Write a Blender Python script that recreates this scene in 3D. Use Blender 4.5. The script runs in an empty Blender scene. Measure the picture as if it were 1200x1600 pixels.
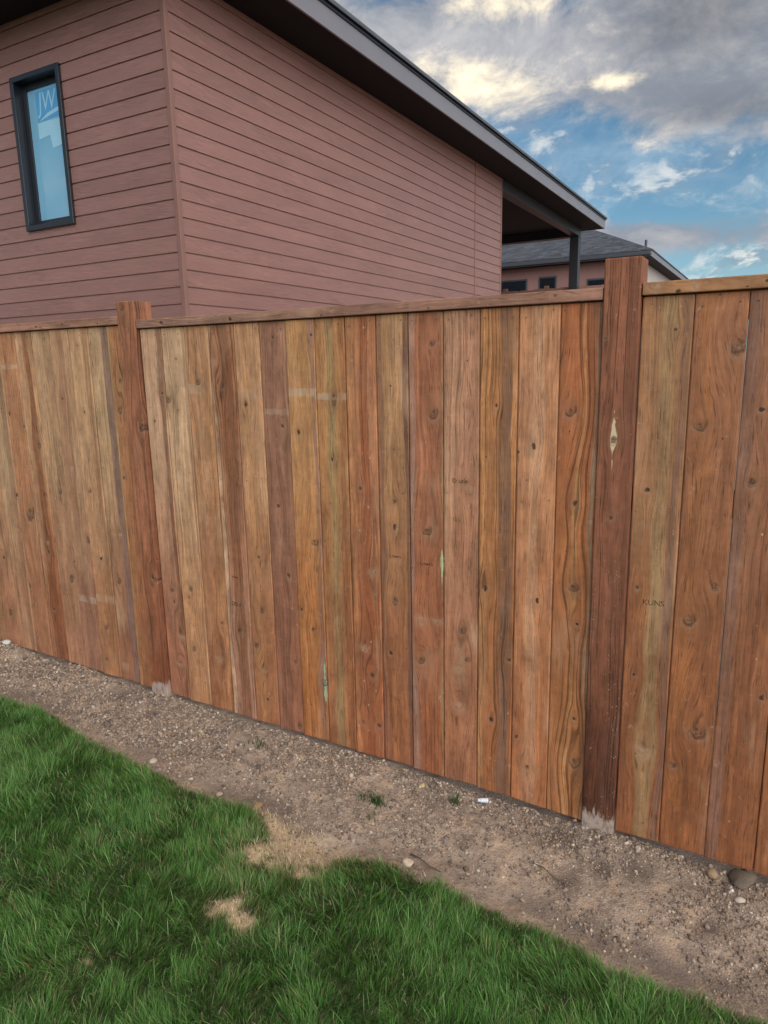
import bpy, bmesh, math, random
import numpy as np
from mathutils import Vector, Matrix, Euler
random.seed(4)
RNG = np.random.default_rng(11)
SC = bpy.context.scene
COL = SC.collection
R = math.radians

# ---------------------------------------------------------------- camera
CAM_D, CAM_Z = 2.3235, 1.6177
YAW, PITCH, ROLL, FPX = -0.511442, 0.204893, 0.0200945, 1097.31
cy, sy, cp, sp = math.cos(YAW), math.sin(YAW), math.cos(PITCH), math.sin(PITCH)
fwd = Vector((sy*cp, cy*cp, -sp)); right = Vector((cy, -sy, 0)); down = fwd.cross(right)
c_, s_ = math.cos(ROLL), math.sin(ROLL)
ax_r = c_*right + s_*down
ax_d = -s_*right + c_*down
cam = bpy.data.cameras.new('camera')
camo = bpy.data.objects.new('camera', cam); COL.objects.link(camo)
mw = Matrix.Identity(4)
for i in range(3):
    mw[i][0] = ax_r[i]; mw[i][1] = -ax_d[i]; mw[i][2] = -fwd[i]
mw.translation = Vector((0, -CAM_D, CAM_Z))
camo.matrix_world = mw
cam.sensor_fit = 'VERTICAL'; cam.sensor_height = 36.0; cam.lens = FPX/1600*36.0
cam.clip_start = 0.05; cam.clip_end = 2000
SC.camera = camo

# ---------------------------------------------------------------- light and exposure
SC.view_settings.view_transform = 'Standard'; SC.view_settings.look = 'None'
SC.view_settings.gamma = 1; SC.view_settings.use_curve_mapping = False
SC.view_settings.exposure = 1.75
SUN_DIR = Vector((0.70, -0.52, 0.52)).normalized()
sun = bpy.data.lights.new('sun', 'SUN'); sun.energy = 1.5; sun.angle = R(95); sun.color = (1.0, 0.93, 0.85)
suno = bpy.data.objects.new('sun', sun); COL.objects.link(suno)
suno.rotation_euler = SUN_DIR.to_track_quat('Z', 'Y').to_euler()

class NT:
    def __init__(s, tree): s.t = tree; s.n = tree.nodes; s.l = tree.links
    def node(s, typ, **kw):
        n = s.n.new(typ)
        for k, v in kw.items(): setattr(n, k, v)
        return n
    def put(s, sock, v):
        if hasattr(v, 'is_linked') or isinstance(v, bpy.types.NodeSocket): s.l.new(v, sock)
        elif v is not None:
            if isinstance(v, (tuple, list)) and len(v) == 3 and sock.type == 'RGBA': v = (*v, 1)
            sock.default_value = v
    def m(s, op, a, b=None, c=None, clamp=False):
        n = s.node('ShaderNodeMath', operation=op); n.use_clamp = clamp
        s.put(n.inputs[0], a)
        if b is not None: s.put(n.inputs[1], b)
        if c is not None: s.put(n.inputs[2], c)
        return n.outputs[0]
    def vm(s, op, a, b=None):
        n = s.node('ShaderNodeVectorMath', operation=op); s.put(n.inputs[0], a)
        if b is not None: s.put(n.inputs[1], b)
        return n.outputs['Value'] if op in ('LENGTH', 'DOT_PRODUCT', 'DISTANCE') else n.outputs[0]
    def sep(s, v):
        n = s.node('ShaderNodeSeparateXYZ'); s.l.new(v, n.inputs[0]); return n.outputs
    def comb(s, x=0, y=0, z=0):
        n = s.node('ShaderNodeCombineXYZ')
        s.put(n.inputs[0], x); s.put(n.inputs[1], y); s.put(n.inputs[2], z); return n.outputs[0]
    def noise(s, v, scale=1.0, detail=2.0, rough=0.5, dist=0.0, color=False):
        n = s.node('ShaderNodeTexNoise'); s.l.new(v, n.inputs['Vector'])
        n.inputs['Scale'].default_value = scale; n.inputs['Detail'].default_value = detail
        n.inputs['Roughness'].default_value = rough; n.inputs['Distortion'].default_value = dist
        return n.outputs['Color'] if color else n.outputs['Fac']
    def ss(s, v, a, b):
        n = s.node('ShaderNodeMapRange', interpolation_type='SMOOTHSTEP'); s.put(n.inputs[0], v)
        s.put(n.inputs[1], a); s.put(n.inputs[2], b); n.inputs[3].default_value = 0; n.inputs[4].default_value = 1
        return n.outputs[0]
    def lin(s, v, a, b, lo=0.0, hi=1.0, clamp=True):
        n = s.node('ShaderNodeMapRange'); n.clamp = clamp; s.put(n.inputs[0], v)
        for i, q in enumerate((a, b, lo, hi)): s.put(n.inputs[i+1], q)
        return n.outputs[0]
    def mix(s, f, a, b, mode='MIX'):
        n = s.node('ShaderNodeMix', data_type='RGBA', blend_type=mode); s.put(n.inputs[0], f)
        s.put(n.inputs[6], a); s.put(n.inputs[7], b); return n.outputs[2]
    def scale(s, col, f):
        n = s.node('ShaderNodeVectorMath', operation='SCALE'); s.put(n.inputs[0], col); s.put(n.inputs['Scale'], f)
        return n.outputs[0]
    def attr(s, name, out='Fac', typ='OBJECT'):
        n = s.node('ShaderNodeAttribute', attribute_type=typ, attribute_name=name); return n.outputs[out]
    def exp(s, a): return s.m('EXPONENT', a)
    def bump(s, h, strength=0.5, dist=0.002, normal=None):
        n = s.node('ShaderNodeBump'); s.put(n.inputs['Height'], h)
        n.inputs['Strength'].default_value = strength; n.inputs['Distance'].default_value = dist
        if normal is not None: s.l.new(normal, n.inputs['Normal'])
        return n.outputs[0]

def srgb(r, g, b):
    f = lambda c: (c/255/12.92) if c/255 <= 0.04045 else ((c/255+0.055)/1.055)**2.4
    return (f(r), f(g), f(b))

# ---------------------------------------------------------------- sky
world = bpy.data.worlds.new('World'); SC.world = world; world.use_nodes = True
def build_world():
    t = NT(world.node_tree); t.n.clear()
    out = t.node('ShaderNodeOutputWorld'); bg = t.node('ShaderNodeBackground')
    STR = 0.05
    bg.inputs['Strength'].default_value = STR
    sky = t.node('ShaderNodeTexSky', sky_type='NISHITA')
    sky.sun_disc = False
    sky.sun_elevation = math.asin(SUN_DIR.z)
    sky.sun_rotation = math.atan2(SUN_DIR.x, SUN_DIR.y)
    sky.air_density = 1.0; sky.dust_density = 0.6; sky.ozone_density = 2.0
    geo = t.node('ShaderNodeTexCoord'); d = geo.outputs['Generated']
    x, y, z = t.sep(d)
    zc = t.m('ADD', t.m('MAXIMUM', z, 0.0), 0.16)
    P = t.comb(t.m('MULTIPLY', x, 2.3), t.m('MULTIPLY', y, 2.3), t.m('MULTIPLY', z, 3.7))
    warp = t.noise(P, 1.1, 3, 0.5, color=True)
    Pw = t.vm('ADD', P, t.scale(t.vm('SUBTRACT', warp, (0.5, 0.5, 0.5)), 0.55))
    n_big = t.noise(t.vm('ADD', Pw, (SX, SY, 0.0)), 0.95, 9, 0.56)
    n_lit = t.noise(t.vm('ADD', Pw, (SX - 0.16, SY - 0.10, 0.0)), 0.95, 6, 0.54)
    n_fine = t.noise(Pw, 3.4, 9, 0.66)
    n_puff = t.noise(t.vm('ADD', Pw, (5.7, 1.3, 0.0)), 5.2, 8, 0.60)
    n_puff2 = t.noise(t.vm('ADD', Pw, (5.66, 1.26, 0.0)), 5.2, 8, 0.60)
    # broad cloud banks and openings, as directions on the sky
    def blob(c, sx, sz, gain):
        c = Vector(c).normalized()
        az = math.atan2(c.x, c.y); el = math.asin(c.z)
        da = t.m('DIVIDE', t.m('SUBTRACT', t.m('ARCTAN2', x, y), az), sx)
        de = t.m('DIVIDE', t.m('SUBTRACT', t.m('ARCSINE', z), el), sz)
        r2 = t.m('ADD', t.m('MULTIPLY', da, da), t.m('MULTIPLY', de, de))
        return t.m('MULTIPLY', t.exp(t.m('MULTIPLY', r2, -1.0)), gain)
    def total(lst):
        s = None
        for b in lst:
            v = blob(*b); s = v if s is None else t.m('ADD', s, v)
        return s
    bias = total(BANKS)
    dens = t.m('ADD', t.m('ADD', n_big, bias), t.m('MULTIPLY', t.m('SUBTRACT', n_fine, 0.5), 0.60))
    cover = t.m('MULTIPLY', t.ss(dens, 0.44, 0.60), t.ss(z, -0.01, 0.03))
    warm = total(WARM)
    lit = t.m('ADD', t.m('MULTIPLY', t.m('SUBTRACT', n_big, n_lit), 2.2), t.m('MULTIPLY', t.m('SUBTRACT', n_fine, 0.5), 1.7))
    lit = t.ss(t.m('ADD', lit, warm), 0.18, 0.80)
    k = 1.0/STR
    dark = t.mix(t.ss(n_fine, 0.35, 0.7), tuple(c*k for c in C_GREY1), tuple(c*k for c in C_GREY2))
    dark = t.scale(dark, t.m('SUBTRACT', 1.0, total(THICK)))
    cc = t.mix(lit, dark, tuple(c*k for c in C_CREAM))
    blue = t.mix(1.0, sky.outputs[0], (0.37, 0.51, 0.53), 'MULTIPLY')
    # thin veil of high cloud so that the blue is uneven
    veil = t.m('MULTIPLY', t.ss(n_fine, 0.40, 0.85), 0.55)
    veil = t.m('MAXIMUM', veil, t.m('MULTIPLY', t.ss(z, 0.20, 0.04), 0.35))
    blue = t.mix(veil, blue, tuple(c*k for c in C_VEIL))
    # small broken puffs over the blue
    puff = t.m('MULTIPLY', t.m('MULTIPLY', t.ss(n_puff, 0.48, 0.70), t.ss(n_fine, 0.38, 0.55)), t.ss(z, -0.01, 0.03))
    pc = t.mix(t.ss(t.m('SUBTRACT', n_puff, n_puff2), -0.02, 0.07), tuple(c*k for c in C_GREY1), tuple(c*k for c in C_PUFF))
    blue = t.mix(t.m('MULTIPLY', puff, 0.75), blue, pc)
    col = t.mix(cover, blue, cc)
    # below the horizon the sheet of ground covers the sky; keep the horizon value there
    t.l.new(col, bg.inputs['Color']); t.l.new(bg.outputs[0], out.inputs[0])
SX, SY = 1.7, 2.2
BANKS = [((-0.09, 0.94, 0.345), 0.17, 0.075, 0.21), ((-0.38, 0.85, 0.39), 0.16, 0.06, 0.12), ((-0.345, 0.875, 0.332), 0.06, 0.022, 0.14),
         ((-0.24, 0.93, 0.25), 0.16, 0.055, -0.20), ((-0.07, 0.98, 0.19), 0.14, 0.035, -0.22), ((-0.18, 0.97, 0.155), 0.13, 0.022, 0.20),
         ((-0.04, 0.99, 0.115), 0.10, 0.018, -0.22), ((-0.10, 0.97, 0.225), 0.12, 0.035, -0.15)]
WARM = [((-0.36, 0.87, 0.335), 0.075, 0.030, 0.50), ((-0.20, 0.92, 0.318), 0.05, 0.010, 0.45), ((-0.40, 0.83, 0.415), 0.16, 0.022, 0.35), ((-0.28, 0.90, 0.415), 0.08, 0.022, 0.3),
        ((-0.08, 0.95, 0.335), 0.12, 0.075, -0.22), ((-0.03, 0.94, 0.35), 0.03, 0.03, 0.45)]
THICK = [((-0.11, 0.92, 0.37), 0.10, 0.05, 0.36), ((-0.07, 0.95, 0.275), 0.10, 0.025, 0.22)]
C_GREY1 = (0.085, 0.095, 0.113); C_GREY2 = (0.172, 0.170, 0.176); C_CREAM = (0.47, 0.40, 0.28); C_VEIL = (0.150, 0.195, 0.235); C_PUFF = (0.30, 0.29, 0.27)
build_world()

# ---------------------------------------------------------------- helpers
def link(name, me, mat=None, parent=None, loc=None):
    o = bpy.data.objects.new(name, me); COL.objects.link(o)
    if mat is not None and me is not None and not me.materials: me.materials.append(mat)
    if parent is not None: o.parent = parent
    if loc is not None: o.location = loc
    return o
def empty(name, loc, label, cat):
    o = bpy.data.objects.new(name, None); COL.objects.link(o); o.location = loc
    o['label'] = label; o['category'] = cat; o.empty_display_size = 0.1
    return o
def tag(o, label, cat, group=None):
    o['label'] = label; o['category'] = cat
    if group: o['group'] = group
    return o
def mesh_from(name, verts, faces, smooth=False):
    me = bpy.data.meshes.new(name); me.from_pydata([tuple(v) for v in verts], [], faces); me.update()
    if smooth:
        for p in me.polygons: p.use_smooth = True
    return me
def box_bm(bm, x0, x1, y0, y1, z0, z1):
    v = [bm.verts.new(p) for p in ((x0,y0,z0),(x1,y0,z0),(x1,y1,z0),(x0,y1,z0),(x0,y0,z1),(x1,y0,z1),(x1,y1,z1),(x0,y1,z1))]
    for f in ((0,3,2,1),(4,5,6,7),(0,1,5,4),(1,2,6,5),(2,3,7,6),(3,0,4,7)): bm.faces.new([v[i] for i in f])
    return v
def bm_mesh(name, bm, bevel=0.0, seg=2):
    if bevel > 0:
        bmesh.ops.bevel(bm, geom=list(bm.edges), offset=bevel, segments=seg, affect='EDGES', profile=0.5)
    bmesh.ops.recalc_face_normals(bm, faces=bm.faces)
    me = bpy.data.meshes.new(name); bm.to_mesh(me); bm.free(); return me
def box(name, x0, x1, y0, y1, z0, z1, mat, parent=None, bevel=0.0, loc=None, seg=2):
    bm = bmesh.new(); box_bm(bm, x0, x1, y0, y1, z0, z1)
    return link(name, bm_mesh(name, bm, bevel, seg), mat, parent, loc)
def prism(name, poly, axis, a, b, mat, parent=None):
    """extrude a 2D polygon (list of (u,v)) along axis from a to b"""
    def pt(u, v, w):
        return {'x': (w, u, v), 'y': (u, w, v), 'z': (u, v, w)}[axis]
    n = len(poly); vs = [pt(u, v, a) for u, v in poly] + [pt(u, v, b) for u, v in poly]
    fs = [tuple(range(n)), tuple(range(2*n-1, n-1, -1))] + [(i, (i+1) % n, n+(i+1) % n, n+i) for i in range(n)]
    bm = bmesh.new(); bv = [bm.verts.new(p) for p in vs]
    for f in fs: bm.faces.new([bv[i] for i in f])
    bmesh.ops.recalc_face_normals(bm, faces=bm.faces)
    me = bpy.data.meshes.new(name); bm.to_mesh(me); bm.free()
    return link(name, me, mat, parent)

def new_mat(name):
    m = bpy.data.materials.new(name); m.use_nodes = True
    t = NT(m.node_tree); t.n.clear()
    out = t.node('ShaderNodeOutputMaterial'); b = t.node('ShaderNodeBsdfPrincipled')
    t.l.new(b.outputs[0], out.inputs[0]); return m, t, b, out
def simple(name, col, rough=0.6, spec=0.4, var=0.12, nscale=9.0, bump=0.0, bscale=60.0, metal=0.0):
    m, t, b, out = new_mat(name)
    co = t.node('ShaderNodeTexCoord').outputs['Object']
    n = t.noise(co, nscale, 4, 0.6)
    c = t.scale(col, t.lin(n, 0.25, 0.75, 1-var, 1+var))
    t.l.new(c, b.inputs['Base Color']); b.inputs['Roughness'].default_value = rough
    b.inputs['Specular IOR Level'].default_value = spec; b.inputs['Metallic'].default_value = metal
    if bump > 0: t.l.new(t.bump(t.noise(co, bscale, 3), bump, 0.004), b.inputs['Normal'])
    return m

# ---------------------------------------------------------------- materials
NK = 6
def cedar_material():
    m, t, b, out = new_mat('stained_cedar')
    co = t.node('ShaderNodeTexCoord').outputs['Object']
    x, y, z = t.sep(co)
    seed = t.attr('seed')
    xx = t.m('ADD', x, t.m('MULTIPLY', y, 0.55))
    S = t.m('MULTIPLY', seed, 7.13)
    wob = t.noise(t.comb(t.m('MULTIPLY', xx, 3.0), S, t.m('MULTIPLY', z, 1.6)), 1.0, 2)
    xw = t.m('ADD', xx, t.m('MULTIPLY', t.m('SUBTRACT', wob, 0.5), 0.05))
    kn_n = t.noise(t.comb(t.m('MULTIPLY', x, 95), S, t.m('MULTIPLY', z, 80)), 1.0, 3, 0.6)
    kn_b = t.noise(t.comb(t.m('MULTIPLY', x, 38), t.m('ADD', S, 1.7), t.m('MULTIPLY', z, 30)), 1.0, 2, 0.5)
    u = xw; core = None; halo = None; ring = None; pale = None
    for i in range(NK):
        kx, kz, kr = t.sep(t.attr('knot%d' % i, 'Vector'))
        ra = t.m('MAXIMUM', t.m('ABSOLUTE', kr), 0.003)
        asp = (0.45, 0.75, 1.15)[i % 3]
        neg = t.m('LESS_THAN', kr, 0.0)
        dx = t.m('SUBTRACT', x, kx); dz = t.m('SUBTRACT', z, kz)
        ex = t.m('DIVIDE', dx, ra); ez = t.m('DIVIDE', dz, ra)
        r2 = t.m('ADD', t.m('MULTIPLY', ex, ex), t.m('MULTIPLY', t.m('MULTIPLY', ez, ez), asp))
        inf = t.exp(t.m('MULTIPLY', t.m('ADD', t.m('MULTIPLY', t.m('MULTIPLY', ex, ex), 0.10), t.m('MULTIPLY', t.m('MULTIPLY', ez, ez), 0.018)), -1.0))
        u = t.m('SUBTRACT', u, t.m('MULTIPLY', t.m('MULTIPLY', dx, inf), 0.88))
        rr = t.m('ADD', t.m('SQRT', r2), t.m('ADD', t.m('MULTIPLY', t.m('SUBTRACT', kn_n, 0.5), 0.9), t.m('MULTIPLY', t.m('SUBTRACT', kn_b, 0.5), 1.1)))
        side = t.ss(t.m('SUBTRACT', t.m('MULTIPLY', ex, 0.6), t.m('ADD', ez, t.m('SUBTRACT', kn_b, 0.5))), -0.9, 0.7)  # shade painted on the lower right of the large knots
        bigk = t.ss(ra, 0.011, 0.015)
        hole = t.ss(rr, 0.80, 0.45)
        full = t.m('MULTIPLY', t.ss(rr, 1.05, 0.8), t.m('MULTIPLY', t.lin(t.m('SINE', t.m('MULTIPLY', rr, 17.0)), -1, 1, 0.35, 0.8), t.m('ADD', t.m('MULTIPLY', side, 0.85), 0.12)))
        full = t.m('MAXIMUM', full, t.m('MULTIPLY', t.ss(rr, 0.42, 0.2), 0.75))
        cr = t.m('ADD', t.m('MULTIPLY', hole, t.m('SUBTRACT', 1.0, bigk)), t.m('MULTIPLY', full, bigk))
        cr = t.m('MULTIPLY', cr, t.m('SUBTRACT', 1.0, t.m('MULTIPLY', neg, 0.9)))
        rg0 = t.m('MULTIPLY', bigk, t.m('SUBTRACT', 1.0, t.m('MULTIPLY', neg, 0.75)))
        rg = t.m('MULTIPLY', t.m('MULTIPLY', t.ss(rr, 1.22, 1.02), t.ss(rr, 0.75, 0.95)), t.m('MULTIPLY', rg0, side))
        rg = t.m('MULTIPLY', rg, t.ss(kn_n, 0.35, 0.6))
        hl = t.exp(t.m('MULTIPLY', r2, -0.16))
        pl = t.m('MULTIPLY', t.m('MULTIPLY', t.m('MULTIPLY', t.ss(t.m('ADD', rr, t.m('MULTIPLY', kn_n, 1.2)), 2.9, 1.3), t.lin(kn_n, 0.35, 0.62, 0.15, 1.0)), t.ss(t.m('ADD', dz, t.m('MULTIPLY', t.m('SUBTRACT', kn_b, 0.5), 0.03)), 0.008, -0.014)), t.m('ADD', 0.45, t.m('MULTIPLY', neg, 0.55)))
        mx = lambda a, v: v if a is None else t.m('MAXIMUM', a, v)
        core = mx(core, cr); ring = mx(ring, rg); halo = mx(halo, hl); pale = mx(pale, pl)
    gz = t.m('MULTIPLY', z, 1.0)
    g_med = t.noise(t.comb(t.m('MULTIPLY', u, 75), S, t.m('MULTIPLY', gz, 1.1)), 1.0, 4, 0.55)
    g_fine = t.noise(t.comb(t.m('MULTIPLY', u, 420), S, t.m('MULTIPLY', gz, 7.0)), 1.0, 3, 0.6)
    g_line = t.noise(t.comb(t.m('MULTIPLY', u, 150), S, t.m('MULTIPLY', gz, 0.8)), 1.0, 1)
    blot = t.noise(t.comb(t.m('MULTIPLY', xx, 9), S, t.m('MULTIPLY', gz, 2.6)), 1.0, 4, 0.6)
    blot2 = t.noise(t.comb(t.m('MULTIPLY', xx, 22), t.m('ADD', S, 3.3), t.m('MULTIPLY', gz, 5.0)), 1.0, 5, 0.65)
    blot3 = t.noise(t.comb(t.m('MULTIPLY', xx, 16), t.m('ADD', S, 9.1), t.m('MULTIPLY', gz, 4.2)), 1.0, 6, 0.68, 0.6)
    scuff = t.noise(t.comb(t.m('MULTIPLY', x, 30), t.m('ADD', S, 5.7), t.m('MULTIPLY', z, 24)), 1.0, 5, 0.72)
    sawn = t.noise(t.comb(t.m('MULTIPLY', x, 12), S, t.m('MULTIPLY', z, 330)), 1.0, 2)
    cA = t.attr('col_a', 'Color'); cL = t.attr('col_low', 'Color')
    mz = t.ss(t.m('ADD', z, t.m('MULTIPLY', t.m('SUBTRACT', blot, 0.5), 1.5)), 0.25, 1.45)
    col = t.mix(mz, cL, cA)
    for i in range(2):
        sc, sw, so = t.sep(t.attr('stripe%d' % i, 'Vector')); cS = t.attr('col_s%d' % i, 'Color')
        xs = t.m('ADD', t.m('ADD', t.m('MULTIPLY', u, 0.6), t.m('MULTIPLY', x, 0.4)), t.m('MULTIPLY', t.m('SUBTRACT', blot, 0.5), 0.03))
        dd = t.m('ABSOLUTE', t.m('SUBTRACT', xs, sc))
        edge = t.m('ADD', dd, t.m('MULTIPLY', t.m('SUBTRACT', g_med, 0.5), 0.028))
        mk = t.m('MULTIPLY', t.ss(edge, t.m('ADD', sw, 0.006), t.m('SUBTRACT', sw, 0.005)), so)
        mk = t.m('MULTIPLY', mk, t.lin(blot3, 0.32, 0.55, 0.25, 1.0))
        col = t.mix(mk, col, cS)
    # grain
    f = t.m('MULTIPLY', t.lin(g_med, 0.25, 0.75, 0.78, 1.20), t.lin(g_fine, 0.28, 0.72, 0.78, 1.20))
    contrast = t.attr('grain')
    line = t.m('MULTIPLY', t.ss(g_line, 0.56, 0.70), t.m('MULTIPLY', contrast, 0.55))
    f = t.m('MULTIPLY', f, t.m('SUBTRACT', 1.0, line))
    f = t.m('MULTIPLY', f, t.lin(blot2, 0.3, 0.72, 0.80, 1.17))
    f = t.m('MULTIPLY', f, t.lin(blot3, 0.3, 0.7, 0.74, 1.24))
    f = t.m('MULTIPLY', f, t.lin(scuff, 0.3, 0.7, 0.88, 1.12))
    f = t.m('MULTIPLY', f, t.lin(sawn, 0.3, 0.7, 0.98, 1.02))
    pores = t.noise(t.comb(t.m('MULTIPLY', u, 330), t.m('ADD', S, 4.4), t.m('MULTIPLY', gz, 16.0)), 1.0, 2, 0.5)
    f = t.m('MULTIPLY', f, t.m('SUBTRACT', 1.0, t.m('MULTIPLY', t.ss(pores, 0.58, 0.70), 0.50)))
    cross = t.noise(t.comb(t.m('MULTIPLY', x, 5), t.m('ADD', S, 6.6), t.m('MULTIPLY', z, 75)), 1.0, 4, 0.65)
    f = t.m('MULTIPLY', f, t.lin(cross, 0.3, 0.7, 0.96, 1.04))
    col = t.scale(col, f)
    grey = t.m('MULTIPLY', t.ss(t.noise(t.comb(t.m('MULTIPLY', xx, 11), t.m('ADD', S, 2.2), t.m('MULTIPLY', gz, 3.1)), 1.0, 5, 0.66, 0.4), 0.50, 0.72), 0.35)
    col = t.mix(grey, col, t.scale((0.20, 0.105, 0.070), f))
    scar = t.noise(t.comb(t.m('MULTIPLY', x, 42), t.m('ADD', S, 8.8), t.m('MULTIPLY', z, 30)), 1.0, 4, 0.7, 1.2)
    col = t.mix(t.m('MULTIPLY', t.ss(scar, 0.64, 0.74), 0.5), col, (0.52, 0.39, 0.30))
    # bleached patches, rubbed band
    bl = t.m('MULTIPLY', t.ss(blot, 0.55, 0.78), t.m('MULTIPLY', t.attr('bleach'), t.lin(g_med, 0.3, 0.7, 0.5, 1.0)))
    col = t.mix(bl, col, (0.50, 0.33, 0.21))
    bz, bh, bs = t.sep(t.attr('band', 'Vector'))
    bd = t.m('ADD', t.m('ABSOLUTE', t.m('SUBTRACT', z, bz)), t.m('ADD', t.m('MULTIPLY', t.m('SUBTRACT', kn_n, 0.5), 0.018), t.m('MULTIPLY', t.m('SUBTRACT', blot3, 0.5), 0.03)))
    bm_ = t.m('MULTIPLY', t.m('MULTIPLY', t.ss(bd, t.m('ADD', bh, 0.004), t.m('SUBTRACT', bh, 0.003)), bs), t.lin(blot3, 0.38, 0.58, 0.05, 0.85))
    col = t.mix(bm_, col, (0.46, 0.36, 0.27))
    # knots
    col = t.mix(t.m('MULTIPLY', halo, 0.28), col, (0.20, 0.095, 0.05))
    col = t.mix(t.m('MULTIPLY', pale, 0.62), col, (0.45, 0.30, 0.20))
    col = t.mix(t.m('MULTIPLY', core, 0.88), col, t.mix(t.ss(kn_n, 0.45, 0.7), (0.022, 0.013, 0.010), (0.16, 0.090, 0.055)))
    col = t.mix(t.m('MULTIPLY', ring, 0.75), col, (0.045, 0.022, 0.013))
    v2 = t.node('ShaderNodeTexVoronoi'); t.l.new(t.vm('ADD', t.vm('MULTIPLY', co, (26.0, 26.0, 17.0)), t.comb(S, S, S)), v2.inputs['Vector']); v2.inputs['Scale'].default_value = 1.0
    vs = t.sep(v2.outputs['Color'])
    pin = t.m('MULTIPLY', t.ss(v2.outputs['Distance'], 0.085, 0.04), t.ss(vs[0], 0.82, 0.84))
    col = t.mix(t.m('MULTIPLY', pin, 0.8), col, (0.035, 0.02, 0.014))
    pin2 = t.m('MULTIPLY', t.ss(v2.outputs['Distance'], 0.10, 0.05), t.ss(vs[1], 0.88, 0.90))
    col = t.mix(t.m('MULTIPLY', pin2, 0.7), col, (0.50, 0.38, 0.28))
    # one long pointed streak of resin, mould or a split
    kx, kz, kh = t.sep(t.attr('streak', 'Vector'))
    sd = t.m('ADD', t.m('DIVIDE', t.m('ABSOLUTE', t.m('SUBTRACT', x, kx)), t.attr('streak_w')), t.m('DIVIDE', t.m('ABSOLUTE', t.m('SUBTRACT', z, kz)), kh))
    sd = t.m('ADD', sd, t.m('ADD', t.m('MULTIPLY', t.m('SUBTRACT', g_med, 0.5), 0.6), t.m('MULTIPLY', t.m('SUBTRACT', kn_b, 0.45), 1.7)))
    col = t.mix(t.m('MULTIPLY', t.m('MULTIPLY', t.ss(sd, 1.0, 0.7), 0.85), t.m('SUBTRACT', 1.0, t.m('MINIMUM', t.m('ADD', core, ring), 1.0))), col, t.attr('streak_col', 'Color'))
    # pale specks, pale foot (posts)
    vor = t.node('ShaderNodeTexVoronoi'); t.l.new(t.vm('MULTIPLY', co, (1.0, 1.0, 0.55)), vor.inputs['Vector']); vor.inputs['Scale'].default_value = 150
    pick = t.ss(t.sep(vor.outputs['Color'])[0], 0.60, 0.72)
    area = t.ss(t.noise(t.comb(t.m('MULTIPLY', x, 14), S, t.m('MULTIPLY', z, 2.2)), 1.0, 2), 0.50, 0.62)
    spk = t.m('MULTIPLY', t.m('MULTIPLY', t.ss(vor.outputs['Distance'], 0.30, 0.18), pick), t.m('MULTIPLY', t.m('MULTIPLY', area, t.ss(z, 1.75, 1.3)), t.attr('speck')))
    col = t.mix(t.m('MULTIPLY', spk, 0.65), col, (0.40, 0.28, 0.22))
    fh = t.attr('foot')
    ft = t.ss(t.m('ADD', z, t.m('MULTIPLY', t.m('SUBTRACT', blot2, 0.5), 0.22)), fh, t.m('SUBTRACT', fh, 0.02))
    ft = t.m('MULTIPLY', ft, t.lin(t.noise(t.comb(t.m('MULTIPLY', x, 60), S, t.m('MULTIPLY', z, 30)), 1.0, 4, 0.7), 0.35, 0.55, 0.45, 1.0))
    col = t.mix(ft, col, (0.36, 0.29, 0.25))
    t.l.new(col, b.inputs['Base Color'])
    t.l.new(t.lin(g_med, 0.2, 0.8, 0.58, 0.80), b.inputs['Roughness'])
    b.inputs['Specular IOR Level'].default_value = 0.28
    h = t.m('ADD', t.m('MULTIPLY', g_fine, 0.35), t.m('MULTIPLY', g_med, 0.5))
    h = t.m('ADD', h, t.m('MULTIPLY', sawn, 0.10))
    h = t.m('SUBTRACT', h, t.m('MULTIPLY', line, 0.8))
    h = t.m('SUBTRACT', h, t.m('MULTIPLY', ring, 0.9))
    h = t.m('ADD', h, t.m('MULTIPLY', pale, 0.8))
    t.l.new(t.bump(h, 0.55, 0.0016), b.inputs['Normal'])
    return m
CEDAR = cedar_material()
KW = 0.98   # photo colour to wood base colour
def wood_props(o, seed, a, low=None, s0=None, s1=None, knots=(), grain=0.5, bleach=0.4, band=None, speck=0.0, foot=-9.0):
    def k(c):
        c = srgb(*c)
        mean = srgb(160, 115, 84)
        return tuple(KW*(0.88*v+0.12*q)*w for v, q, w in zip(c, mean, (1.0, 0.975, 0.97)))
    o['seed'] = float(seed); o['col_a'] = k(a); o['col_low'] = k(low or a)
    for i, s in enumerate((s0, s1)):
        if s: o['stripe%d' % i] = (s[0], s[1], s[2]); o['col_s%d' % i] = k(s[3])
        else: o['stripe%d' % i] = (9.0, 0.001, 0.0); o['col_s%d' % i] = k(a)
    ks = list(knots)[:NK]
    while len(ks) < NK: ks.append((5.0, -50.0, 0.005))
    for i, q in enumerate(ks): o['knot%d' % i] = tuple(float(v) for v in q)
    o['grain'] = float(grain); o['bleach'] = float(bleach); o['band'] = band or (-9.0, 0.01, 0.0)
    o['speck'] = float(speck); o['foot'] = float(foot)

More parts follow.
